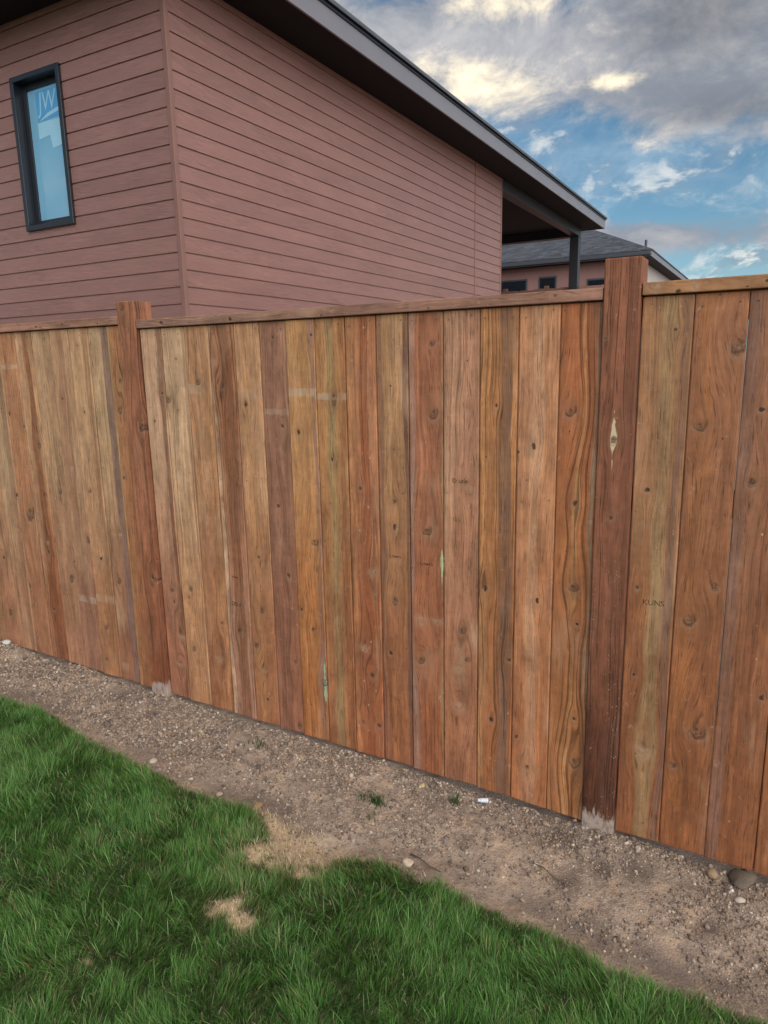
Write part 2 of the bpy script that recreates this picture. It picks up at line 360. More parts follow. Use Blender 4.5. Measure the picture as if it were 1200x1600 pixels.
def siding_material():
    m, t, b, out = new_mat('brown_lap_siding')
    co = t.node('ShaderNodeTexCoord').outputs['Object']; x, y, z = t.sep(co)
    rnd = t.node('ShaderNodeObjectInfo').outputs['Random']
    h = t.m('ADD', x, y)
    S = t.m('MULTIPLY', rnd, 40.0)
    n1 = t.noise(t.comb(t.m('MULTIPLY', h, 1.3), S, t.m('MULTIPLY', z, 5.0)), 1.0, 4, 0.6)
    strok = t.noise(t.comb(t.m('ADD', t.m('MULTIPLY', h, 7.0), t.m('MULTIPLY', z, 14.0)), S, t.m('ADD', t.m('MULTIPLY', z, 78.0), t.m('MULTIPLY', h, 4.0))), 1.0, 4, 0.62, 0.5)
    area = t.ss(t.noise(t.comb(t.m('MULTIPLY', h, 2.1), S, t.m('MULTIPLY', z, 4.0)), 1.0, 2), 0.42, 0.6)
    emb = t.m('MULTIPLY', t.m('SUBTRACT', strok, 0.5), area)
    f = t.m('MULTIPLY', t.lin(n1, 0.25, 0.75, 0.88, 1.12), t.lin(rnd, 0, 1, 0.94, 1.06))
    f = t.m('ADD', f, t.m('MULTIPLY', emb, 1.05))
    chalk = t.ss(t.noise(t.comb(t.m('MULTIPLY', h, 7), S, t.m('MULTIPLY', z, 11)), 1.0, 5, 0.7), 0.66, 0.80)
    c = t.scale((0.236, 0.120, 0.104), f)
    c = t.mix(t.m('MULTIPLY', chalk, 0.22), c, (0.36, 0.27, 0.25))
    t.l.new(c, b.inputs['Base Color'])
    b.inputs['Roughness'].default_value = 0.38; b.inputs['Specular IOR Level'].default_value = 0.65
    t.l.new(t.bump(t.m('ADD', strok, t.m('MULTIPLY', n1, 0.3)), 0.85, 0.005), b.inputs['Normal'])
    return m
SIDING = siding_material()
TRIM = simple('brown_trim', (0.205, 0.108, 0.090), 0.5, 0.4, 0.08, 6, 0.15, 90)
FASCIA = simple('grey_metal_fascia', (0.175, 0.175, 0.202), 0.4, 0.5, 0.06, 2, 0.05, 30)
SOFFIT = simple('dark_soffit', (0.010, 0.009, 0.012), 0.7, 0.15, 0.15, 4)
BLACK = simple('black_window_metal', (0.010, 0.014, 0.022), 0.30, 0.55, 0.10, 8)
BEAM = simple('dark_beam_metal', (0.022, 0.022, 0.028), 0.4, 0.5, 0.1, 3)

def shingle_material(name, rot):
    m, t, b, out = new_mat(name)
    co = t.node('ShaderNodeTexCoord').outputs['Object']; x, y, z = t.sep(co)
    along = t.m('ADD', t.m('MULTIPLY', x, math.cos(rot)), t.m('MULTIPLY', y, math.sin(rot)))
    row = t.m('DIVIDE', z, 0.062)
    fr = t.m('FRACT', row); ri = t.m('FLOOR', row)
    cell = t.noise(t.comb(t.m('FLOOR', t.m('ADD', t.m('MULTIPLY', along, 4.5), t.m('MULTIPLY', ri, 0.37))), ri, 0.0), 3.7, 0)
    n = t.noise(co, 3.0, 5, 0.7)
    f = t.m('MULTIPLY', t.lin(cell, 0.25, 0.75, 0.55, 1.5), t.lin(n, 0.3, 0.7, 0.8, 1.2))
    f = t.m('MULTIPLY', f, t.lin(fr, 0.0, 0.25, 0.45, 1.0))
    t.l.new(t.scale((0.052, 0.058, 0.072), f), b.inputs['Base Color']); b.inputs['Roughness'].default_value = 0.85
    t.l.new(t.bump(t.m('ADD', t.m('MULTIPLY', fr, -1.0), cell), 0.6, 0.02), b.inputs['Normal'])
    return m

# ---------------------------------------------------------------- ground
def lattice_noise(x, y, freq, seed):
    r = np.random.default_rng(seed); g = r.random((64, 64))
    u = np.asarray(x)*freq; v = np.asarray(y)*freq
    i = np.floor(u).astype(int); j = np.floor(v).astype(int)
    fu = u-i; fv = v-j; fu = fu*fu*(3-2*fu); fv = fv*fv*(3-2*fv)
    G = lambda a, c: g[a % 64, c % 64]
    return (G(i, j)*(1-fu)+G(i+1, j)*fu)*(1-fv) + (G(i, j+1)*(1-fu)+G(i+1, j+1)*fu)*fv
def fbm(x, y, freq, octs, seed, gain=0.5):
    s = 0; a = 1; tot = 0
    for k in range(octs):
        s = s + a*lattice_noise(x, y, freq*2**k, seed+k); tot += a; a *= gain
    return s/tot
EDGE_X = np.array([-9, -5.5, -3.6, -3.34, -3.12, -2.88, -2.57, -2.35, -2.16, -1.94, -1.8, -1.69, -1.54, -1.46, -1.36, -1.26, -1.16, -1.02, -0.9, -0.81, -0.7, -0.59, -0.43, -0.27, -0.2, -0.04, 0.1, 0.6, 2.0, 4.0])
EDGE_Y = np.array([-.5, -.47, -.45, -.45, -.43, -.42, -.49, -.50, -.50, -.54, -.55, -.53, -.52, -.62, -.66, -.66, -.585, -.52, -.54, -.54, -.545, -.555, -.56, -.595, -.59, -.58, -.57, -.55, -.55, -.57])
def lawn_edge(x):
    return np.interp(x, EDGE_X, EDGE_Y) + 0.03*(fbm(x, np.zeros_like(np.asarray(x, float))+3.3, 7.0, 2, 90)-0.5)
PITS = [(-2.53, -.14, .05, .020), (-2.8, -.09, .06, .012), (-.06, -.27, .035, .012), (-.48, -.32, .05, .008), (-.57, -.10, .06, .008), (-.30, -.12, .06, .01), (-.40, -.18, .05, .008)]
MOUNDS = [(-3.85, -.06, .20, .035), (-.43, -.07, .10, .018), (-2.6, -.05, .10, .012), (.06, -.10, .09, .02), (-3.2, -.10, .25, .018)]
def ground_z(x, y):
    x = np.asarray(x, float); y = np.asarray(y, float)
    near = np.exp(-np.minimum((np.abs(x+1.5)/8)**2, 40))
    z = (-0.0203*(x+1.6))*near - 0.016 - 0.012*np.exp(-((x-0.1)/0.5)**2)*near
    z = z + 0.020*(fbm(x, y, 2.2, 3, 5)-0.5) + (0.018*(fbm(x, y, 16, 3, 21)-0.5) + 0.010*np.abs(fbm(x, y, 34, 2, 29)-0.5))*np.exp(-(np.maximum(np.abs(y)-1.2, 0)/2)**2)
    le = np.interp(x, EDGE_X, EDGE_Y)
    rut = np.exp(-((y-(le+0.10))/0.07)**2)
    z = z - 0.016*rut
    z = z + 0.022/(1+np.exp((y-le)/0.03)) - 0.0
    z = z + 0.02*np.exp(-((y+0.02)/0.07)**2)*(fbm(x, y, 3.1, 2, 60)-0.35)
    for px, py, r, dpt in PITS: z = z - dpt*np.exp(-((x-px)**2+(y-py)**2)/(2*(r*0.6)**2))
    for px, py, r, hh in MOUNDS: z = z + hh*np.exp(-((x-px)**2+(y-py)**2)/(2*(r*0.6)**2))
    return z
def axis(a, b, fine, lo, hi, fine_step=None):
    mid = np.arange(a, b+1e-6, fine); L = [a]; st = fine
    while L[-1] > lo: st *= 1.35; L.append(L[-1]-st)
    Rr = [b]; st = fine
    while Rr[-1] < hi: st *= 1.35; Rr.append(Rr[-1]+st)
    return np.array(L[::-1][:-1] + list(mid) + Rr[1:])
STRAW = [(-1.31, -.62, .13, .10), (-1.40, -.70, .08, .07), (-1.48, -.53, .07, .05), (-1.36, -.94, .042, .055), (-1.29, -.97, .055, .03), (-1.56, -1.29, .02, .012), (-1.21, -.72, .05, .03)]
def straw_amt(x, y, k=0.95):
    s = np.zeros_like(np.asarray(x, float))
    n = 1.5*(fbm(x, y, 24, 3, 33)-0.5)
    for px, py, a, b in STRAW:
        r = ((x-px)/a)**2 + ((y-py)/b)**2
        s = np.maximum(s, np.clip(1.35-np.sqrt(r)*k+n, 0, 1))
    return s
def ground_material():
    m, t, b, out = new_mat('dry_soil')
    co = t.node('ShaderNodeTexCoord').outputs['Object']
    turf = t.attr('turf', 'Fac', 'GEOMETRY'); straw = t.attr('straw', 'Fac', 'GEOMETRY'); damp_and_shade = t.attr('damp_and_shade', 'Fac', 'GEOMETRY')
    n1 = t.noise(co, 5, 5, 0.65); n2 = t.noise(co, 42, 5, 0.7); n3 = t.noise(co, 190, 3, 0.7)
    vor = t.node('ShaderNodeTexVoronoi'); t.l.new(co, vor.inputs['Vector']); vor.inputs['Scale'].default_value = 120
    c = t.mix(t.ss(n1, 0.35, 0.65), srgb(124, 109, 98), srgb(146, 129, 115))
    c = t.mix(t.ss(n2, 0.45, 0.72), c, srgb(164, 147, 131))
    c = t.mix(t.m('MULTIPLY', t.ss(n2, 0.45, 0.28), 0.7), c, srgb(92, 78, 69))
    c = t.mix(t.m('MULTIPLY', t.ss(n3, 0.5, 0.75), 0.5), c, srgb(180, 164, 148))
    n4 = t.noise(co, 13, 5, 0.7)
    c = t.mix(t.m('MULTIPLY', t.ss(n4, 0.50, 0.66), 0.65), c, srgb(176, 152, 128))
    c = t.mix(t.m('MULTIPLY', t.ss(n4, 0.44, 0.32), 0.45), c, srgb(98, 84, 76))
    c = t.mix(t.m('MULTIPLY', damp_and_shade, t.lin(n2, 0.3, 0.7, 0.5, 1.0)), c, srgb(76, 66, 63))
    c = t.mix(t.m('MULTIPLY', turf, 0.9), c, t.mix(n2, (0.030, 0.050, 0.016), (0.070, 0.078, 0.032)))
    c = t.mix(t.m('MULTIPLY', straw, 0.9), c, t.mix(n2, srgb(176, 152, 120), srgb(222, 198, 162)))
    t.l.new(t.scale(c, 1.18), b.inputs['Base Color']); b.inputs['Roughness'].default_value = 0.95; b.inputs['Specular IOR Level'].default_value = 0.15
    h = t.m('ADD', t.m('MULTIPLY', n2, 1.0), t.m('MULTIPLY', n3, 0.5))
    h = t.m('ADD', h, t.m('MULTIPLY', t.m('SUBTRACT', 1.0, vor.outputs['Distance']), 0.35))
    t.l.new(t.bump(h, 0.9, 0.008), b.inputs['Normal'])
    return m
SOIL = ground_material()
def build_ground():
    xs = axis(-5.2, 1.2, 0.0125, -400, 400); ys = axis(-1.9, 0.30, 0.0125, -400, 400)
    X, Y = np.meshgrid(xs, ys); Z = ground_z(X, Y)
    nx, ny = len(xs), len(ys)
    co = np.stack([X, Y, Z], -1).reshape(-1, 3)
    idx = np.arange(nx*ny).reshape(ny, nx)
    q = np.stack([idx[:-1, :-1], idx[:-1, 1:], idx[1:, 1:], idx[1:, :-1]], -1).reshape(-1, 4)
    me = bpy.data.meshes.new('ground')
    me.vertices.add(len(co)); me.vertices.foreach_set('co', co.ravel())
    me.loops.add(q.size); me.loops.foreach_set('vertex_index', q.ravel().astype(np.int32))
    me.polygons.add(len(q)); me.polygons.foreach_set('loop_start', np.arange(0, q.size, 4, dtype=np.int32))
    me.polygons.foreach_set('use_smooth', np.ones(len(q), bool))
    me.update(calc_edges=True)
    x, y = X.ravel(), Y.ravel()
    le = np.interp(x, EDGE_X, EDGE_Y)
    turf = 1/(1+np.exp((y-le+0.01)/0.022))
    damp_and_shade = np.zeros_like(x)
    for px, py, r, dpt in PITS: damp_and_shade = np.maximum(damp_and_shade, np.exp(-((x-px)**2+(y-py)**2)/(2*(r*0.75)**2)))
    damp_and_shade = np.maximum(damp_and_shade, 0.75*np.exp(-((y-(le+0.11))/0.06)**2)*np.clip(fbm(x, y, 4, 3, 71)*2.2-0.55, 0, 1))
    damp_and_shade = np.maximum(damp_and_shade, np.exp(-((y+0.0)/0.035)**2)*0.9*np.clip((x+2.4)/1.5, 0.25, 1))  # shade under the boards, painted into the soil along the fence foot
    for nm, arr in (('turf', turf), ('straw', straw_amt(x, y)*turf.clip(0.7, 1)), ('damp_and_shade', damp_and_shade)):
        a = me.attributes.new(nm, 'FLOAT', 'POINT'); a.data.foreach_set('value', arr.astype(np.float32))
    o = link('ground', me, SOIL); o['kind'] = 'structure'
    return o
build_ground()

def raw_mesh(name, co, tris, cols=None, smooth=False):
    me = bpy.data.meshes.new(name)
    me.vertices.add(len(co)); me.vertices.foreach_set('co', np.ascontiguousarray(co, np.float32).ravel())
    me.loops.add(tris.size); me.loops.foreach_set('vertex_index', np.ascontiguousarray(tris, np.int32).ravel())
    me.polygons.add(len(tris)); me.polygons.foreach_set('loop_start', np.arange(0, tris.size, tris.shape[1], dtype=np.int32))
    if smooth: me.polygons.foreach_set('use_smooth', np.ones(len(tris), bool))
    me.update(calc_edges=True)
    if cols is not None:
        a = me.attributes.new('tint', 'FLOAT_COLOR', 'POINT')
        a.data.foreach_set('color', np.ascontiguousarray(np.c_[cols, np.ones(len(cols))], np.float32).ravel())
    return me

# ---------------------------------------------------------------- house
HC = 5.4-CAM_D            # y of the near wall
HX = -5.25                # x of the side wall
Y_END = 14.5-CAM_D        # end of the side wall, the porch begins
Y_POST = 20.86-CAM_D
Y_EAVE = 21.3-CAM_D
X_EAVE = -4.68
Y_EAVE0 = HC-0.57
SOF = 3.655+CAM_Z
ROW = 0.1635
house = empty('house', (HX, HC, 0), 'brown lap sided house with a tall narrow black window and wide dark eaves', 'house')
def hp(o):   # parent keeping world coordinates: the empty stands at (HX,HC,0)
    o.parent = house; o.location = Vector(o.location)-Vector((HX, HC, 0)); return o
hp(box('wall', -15, HX-0.03, HC+0.20, Y_END-0.01, 0.0, SOF, TRIM))
PROF = [(-0.022, 0.000), (-0.022, 0.1475), (-0.007, 0.1535), (-0.007, ROW), (0.0, ROW), (0.0, 0.0)]
WX0, WX1, WZ0, WZ1 = -7.547, -6.745, 1.555+CAM_Z, 3.113+CAM_Z
def siding(face, a, b, z0, zlo=0.0, zhi=ROW):
    """one lap board, bottom at z0, kept between zlo and zhi; 'left' runs along x on the near wall, 'side' along y"""
    front = [(z, d) for z, d in ((0.0, -0.022), (0.1475, -0.022), (0.1535, -0.007), (ROW, -0.007))]
    dep = lambda z: float(np.interp(z, [q[0] for q in front], [q[1] for q in front]))
    zs = [zlo] + [z for z, d in front if zlo+1e-4 < z < zhi-1e-4] + [zhi]
    pr = [(dep(z), z) for z in zs] + [(0.0, zhi), (0.0, zlo)]
    if face == 'left':
        o = prism('siding_board', [(HC+0.028+d, z0+z) for d, z in pr], 'x', a, b, SIDING)
    else:
        o = prism('siding_board', [(HX-0.028-d, z0+z) for d, z in pr], 'y', a, b, SIDING)
    return hp(o)
zrow0 = 4.888
SEAM = 13.06-CAM_D
for k in range(-2, 26):
    z0 = zrow0-ROW*k; hi = min(ROW, SOF-0.002-z0); zt = z0+hi
    if zt > WZ0+0.012 and z0 < WZ1-0.012:
        siding('left', -13.5, WX0+0.02, z0, 0, hi); siding('left', WX1-0.02, HX-0.036, z0, 0, hi)
        if z0 < WZ0: siding('left', WX0+0.021, WX1-0.021, z0, 0, WZ0+0.01-z0)
        if zt > WZ1: siding('left', WX0+0.021, WX1-0.021, z0, WZ1-0.01-z0, hi)
    else: siding('left', -13.5, HX-0.036, z0, 0, hi)
    siding('side', HC+0.036, SEAM-0.012, z0, 0, hi); siding('side', SEAM+0.012, Y_END-0.05, z0, 0, hi)
# corner trims and the joint trim of the long wall
bm = bmesh.new(); box_bm(bm, HX-0.05, HX+0.004, HC-0.004, HC+0.05, 0.0, SOF-0.003)
hp(link('corner_trim', bm_mesh('corner_trim', bm, 0.004), TRIM))
hp(box('joint_trim', HX-0.03, HX+0.005, SEAM-0.013, SEAM+0.013, 0.0, SOF-0.003, TRIM, None, 0.003))
hp(box('corner_trim', HX-0.06, HX+0.003, Y_END-0.048, Y_END+0.01, 0.0, SOF-0.003, TRIM, None, 0.004))
# soffit, fascia, roof edge, roof
hp(box('soffit', -16, X_EAVE-0.004, Y_EAVE0+0.004, Y_EAVE-0.004, SOF, SOF+0.02, SOFFIT))
hp(box('fascia', X_EAVE-0.02, X_EAVE+0.004, Y_EAVE0-0.02, Y_EAVE+0.004, SOF-0.012, SOF+0.20, FASCIA))
hp(box('fascia', -16, X_EAVE-0.022, Y_EAVE0-0.02, Y_EAVE0+0.002, SOF-0.012, SOF+0.20, FASCIA))
hp(box('fascia', -16, X_EAVE-0.022, Y_EAVE-0.02, Y_EAVE+0.002, SOF-0.012, SOF+0.20, FASCIA))
hp(box('drip_edge', X_EAVE-0.02, X_EAVE+0.022, Y_EAVE0-0.04, Y_EAVE+0.022, SOF+0.203, SOF+0.235, BLACK))
SH = shingle_material('grey_shingles', 0.0)
def hip_roof(name, x0, x1, y0, y1, z, pitch, mat, thick=0.045):
    w = min(x1-x0, y1-y0)/2
    if (x1-x0) > (y1-y0): r0, r1 = (x0+w, (y0+y1)/2), (x1-w, (y0+y1)/2)
    else: r0, r1 = ((x0+x1)/2, y0+w), ((x0+x1)/2, y1-w)
    zt = z+w*pitch
    vs = [(x0,y0,z),(x1,y0,z),(x1,y1,z),(x0,y1,z),(r0[0],r0[1],zt),(r1[0],r1[1],zt)]
    if (x1-x0) > (y1-y0): fs = [(0,1,5,4),(1,2,5),(2,3,4,5),(3,0,4)]
    else: fs = [(0,1,4),(1,2,5,4),(2,3,5),(3,0,4,5)]
    lo = [(a, b_, c-thick) for a, b_, c in vs]
    fs2 = [tuple(i+6 for i in reversed(f)) for f in fs] + [(i, i+6, (i+1) % 4+6, (i+1) % 4) for i in range(4)]
    return mesh_from(name, vs+lo, fs+fs2)
hp(link('roof', hip_roof('roof', -16, X_EAVE+0.05, Y_EAVE0-0.06, Y_EAVE+0.05, SOF+0.285, 0.35, SH), SH))
# porch at the far end
hp(box('porch_beam', HX-0.22, HX-0.002, Y_END+0.012, Y_POST-0.15, SOF-0.21, SOF-0.003, BEAM, None, 0.006))
hp(box('porch_beam', -15, HX-0.002, Y_POST-0.148, Y_POST+0.14, SOF-0.225, SOF-0.003, BEAM, None, 0.006))
hp(box('porch_post', HX-0.25, HX-0.004, Y_POST-0.12, Y_POST+0.12, 0.0, SOF-0.228, BEAM, None, 0.006))
hp(box('porch_floor', -15, HX-0.004, Y_END+0.014, Y_POST+0.3, 0.0, 0.25, simple('porch_concrete', (0.3, 0.29, 0.28), 0.9)))
# window: deep black frame, set back pane with stickers on it
win = empty('window', (0, 0, 0), '', ''); del win['label']; del win['category']
hp(win)
win.location = Vector((WX0, HC, WZ0))-Vector((HX, HC, 0))
WW, WH = WX1-WX0, WZ1-WZ0
def frame_mesh(w, h, t, y0, y1, bevel):
    bm = bmesh.new()
    o_ = [(0, 0), (w, 0), (w, h), (0, h)]; i_ = [(t, t), (w-t, t), (w-t, h-t), (t, h-t)]
    V = {}
    for y in (y0, y1):
        for n, P in (('o', o_), ('i', i_)):
            for k, (a, c) in enumerate(P): V[(n, k, y)] = bm.verts.new((a, y, c))
    for k in range(4):
        l = (k+1) % 4
        bm.faces.new([V[('o', k, y0)], V[('o', l, y0)], V[('i', l, y0)], V[('i', k, y0)]])
        bm.faces.new([V[('o', k, y1)], V[('i', k, y1)], V[('i', l, y1)], V[('o', l, y1)]])
        bm.faces.new([V[('o', k, y0)], V[('o', k, y1)], V[('o', l, y1)], V[('o', l, y0)]])
        bm.faces.new([V[('i', k, y0)], V[('i', l, y0)], V[('i', l, y1)], V[('i', k, y1)]])
    return bm_mesh('frame', bm, bevel, 2)
fr = link('frame', frame_mesh(WW, WH, 0.055, -0.03, 0.12, 0.006), BLACK, win)
sash_me = frame_mesh(WW-0.114, WH-0.114, 0.06, 0.0, 0.04, 0.004)
sash = link('sash', sash_me, BLACK, win, (0.057, 0.075, 0.057))
def pane_material():
    m, t, b, out = new_mat('window_pane')
    co = t.node('ShaderNodeTexCoord').outputs['Object']
    n = t.noise(co, 1.6, 3, 0.5)
    t.l.new(t.mix(n, srgb(98, 156, 190), srgb(122, 178, 208)), b.inputs['Base Color'])
    b.inputs['Roughness'].default_value = 0.25
    b.inputs['Coat Weight'].default_value = 1.0; b.inputs['Coat Roughness'].default_value = 0.02
    return m
link('pane', bm_mesh('pane', (lambda bm: (box_bm(bm, 0.10, WW-0.10, 0.095, 0.105, 0.10, WH-0.10), bm)[1])(bmesh.new())), pane_material(), win)
STB = simple('blue_sticker', srgb(78, 152, 204), 0.35, 0.5, 0.05); STW = simple('white_sticker', srgb(146, 194, 220), 0.4, 0.5, 0.05)
PX0, PX1, PZ1 = 0.117, WW-0.117, WH-0.117
def flat(name, pts, y, mat, parent, th=0.0012):
    return prism(name, pts, 'y', y, y+th, mat, parent)
flat('sticker', [(PX0+0.13, PZ1-0.33), (PX1-0.004, PZ1-0.30), (PX1-0.004, PZ1-0.03), (PX0+0.12, PZ1-0.03)], 0.0925, STB, win)
flat('sticker', [(PX0+0.12, PZ1-0.50), (PX0+0.30, PZ1-0.48), (PX0+0.33, PZ1-0.62), (PX1-0.10, PZ1-0.60), (PX1-0.004, PZ1-0.56), (PX1-0.004, PZ1-0.335), (PX0+0.12, PZ1-0.335)], 0.0925, STW, win)
def text_mesh(body, size, font_shear=0.0):
    cu = bpy.data.curves.new('lettering', 'FONT'); cu.body = body; cu.size = size; cu.extrude = 0.0004; cu.shear = font_shear
    cu.align_x = 'CENTER'; cu.align_y = 'CENTER'; cu.resolution_u = 3
    tmp = bpy.data.objects.new('tmp', cu); COL.objects.link(tmp)
    dg = bpy.context.evaluated_depsgraph_get(); me = bpy.data.meshes.new_from_object(tmp.evaluated_get(dg))
    bpy.data.objects.remove(tmp); return me
lt = link('lettering', text_mesh('JW', 0.27, 0.15), STW, win, (PX0+0.30, 0.0915, PZ1-0.15)); lt.rotation_euler = (R(90), 0, 0)
lt.scale = (0.8, 1, 1)
flat('lettering', [(PX0+0.14, PZ1-0.33), (PX0+0.30, PZ1-0.26), (PX1-0.01, PZ1-0.21), (PX1-0.01, PZ1-0.25), (PX0+0.30, PZ1-0.295)], 0.0912, STW, win)

# ---------------------------------------------------------------- neighbour house
NX, NY, NZ = -4.32, 27.1-CAM_D, 3.60+CAM_Z     # near right eave corner
nb = empty('neighbour_house', (NX, NY, 0), 'pink brown house with a dark shingled hip roof seen beyond the porch', 'house')
def npar(o):
    o.parent = nb; o.location = Vector(o.location)-Vector((NX, NY, 0)); return o
NWALL = simple('pink_stucco', (0.27, 0.155, 0.145), 0.7, 0.3, 0.06, 3, 0.1, 50)
NSIDE = simple('pale_siding', (0.46, 0.43, 0.43), 0.7, 0.3, 0.06, 3)
W0, W1, V0, V1 = NX-17, NX-0.5, NY+0.55, NY+12.5
bm = bmesh.new(); box_bm(bm, W0, W1-0.02, V0, V1, 0.0, NZ-0.003); npar(link('wall', bm_mesh('wall', bm), NWALL))
npar(box('wall', W1-0.018, W1+0.012, V0+0.004, V1, 0.0, NZ-0.006, NSIDE))
SH2 = shingle_material('blue_grey_shingles', 0.0)
npar(link('roof', hip_roof('roof', NX-17.6, NX+0.03, NY-0.03, NY+13.2, NZ+0.21, 0.485, SH2), SH2))
npar(box('soffit', NX-17.5, NX-0.02, NY+0.02, NY+13.1, NZ-0.001, NZ+0.02, SOFFIT))
DKF = simple('dark_fascia', (0.050, 0.055, 0.068), 0.5, 0.4, 0.05)
npar(box('fascia', NX-17.5, NX-0.022, NY-0.01, NY+0.016, NZ-0.02, NZ+0.16, DKF))
npar(box('gutter', NX-17.5, NX-0.022, NY-0.09, NY-0.013, NZ+0.02, NZ+0.15, DKF, None, 0.02))
npar(box('fascia', NX-0.018, NX+0.006, NY-0.01, NY+13.1, NZ-0.02, NZ+0.16, FASCIA))
GLD = simple('dark_glass', (0.012, 0.016, 0.022), 0.08, 0.6, 0.1)
SCL = (V0+CAM_D)/27.0
for a, c, zt in ((-9.78, -8.72, 3.12), (-8.28, -7.6, 3.15), (-6.49, -5.5, 2.95)):
    x0, x1, z1 = a*SCL, c*SCL, zt*SCL+CAM_Z; z0 = z1-1.15
    w = npar(link('window', (lambda b_: (box_bm(b_, 0, x1-x0, -0.03, 0.02, 0, z1-z0), bm_mesh('window', b_, 0.008))[1])(bmesh.new()), DKF)); 
    w.location = Vector((x0, V0, z0))-Vector((NX, NY, 0))
    link('pane', (lambda b_: (box_bm(b_, 0.06, x1-x0-0.06, -0.036, -0.031, 0.06, z1-z0-0.06), bm_mesh('pane', b_))[1])(bmesh.new()), GLD, w)
# vent pipe on the side slope
vx, vy = NX-0.9, NY+4.2; vz = NZ+0.21+0.9*0.485
bm = bmesh.new(); bmesh.ops.create_cone(bm, cap_ends=True, segments=14, radius1=0.05, radius2=0.05, depth=0.62, matrix=Matrix.Translation((vx, vy, vz+0.2)))
bmesh.ops.create_cone(bm, cap_ends=True, segments=14, radius1=0.13, radius2=0.055, depth=0.12, matrix=Matrix.Translation((vx, vy, vz+0.02)))
npar(link('vent_pipe', bm_mesh('vent_pipe', bm), DKF))

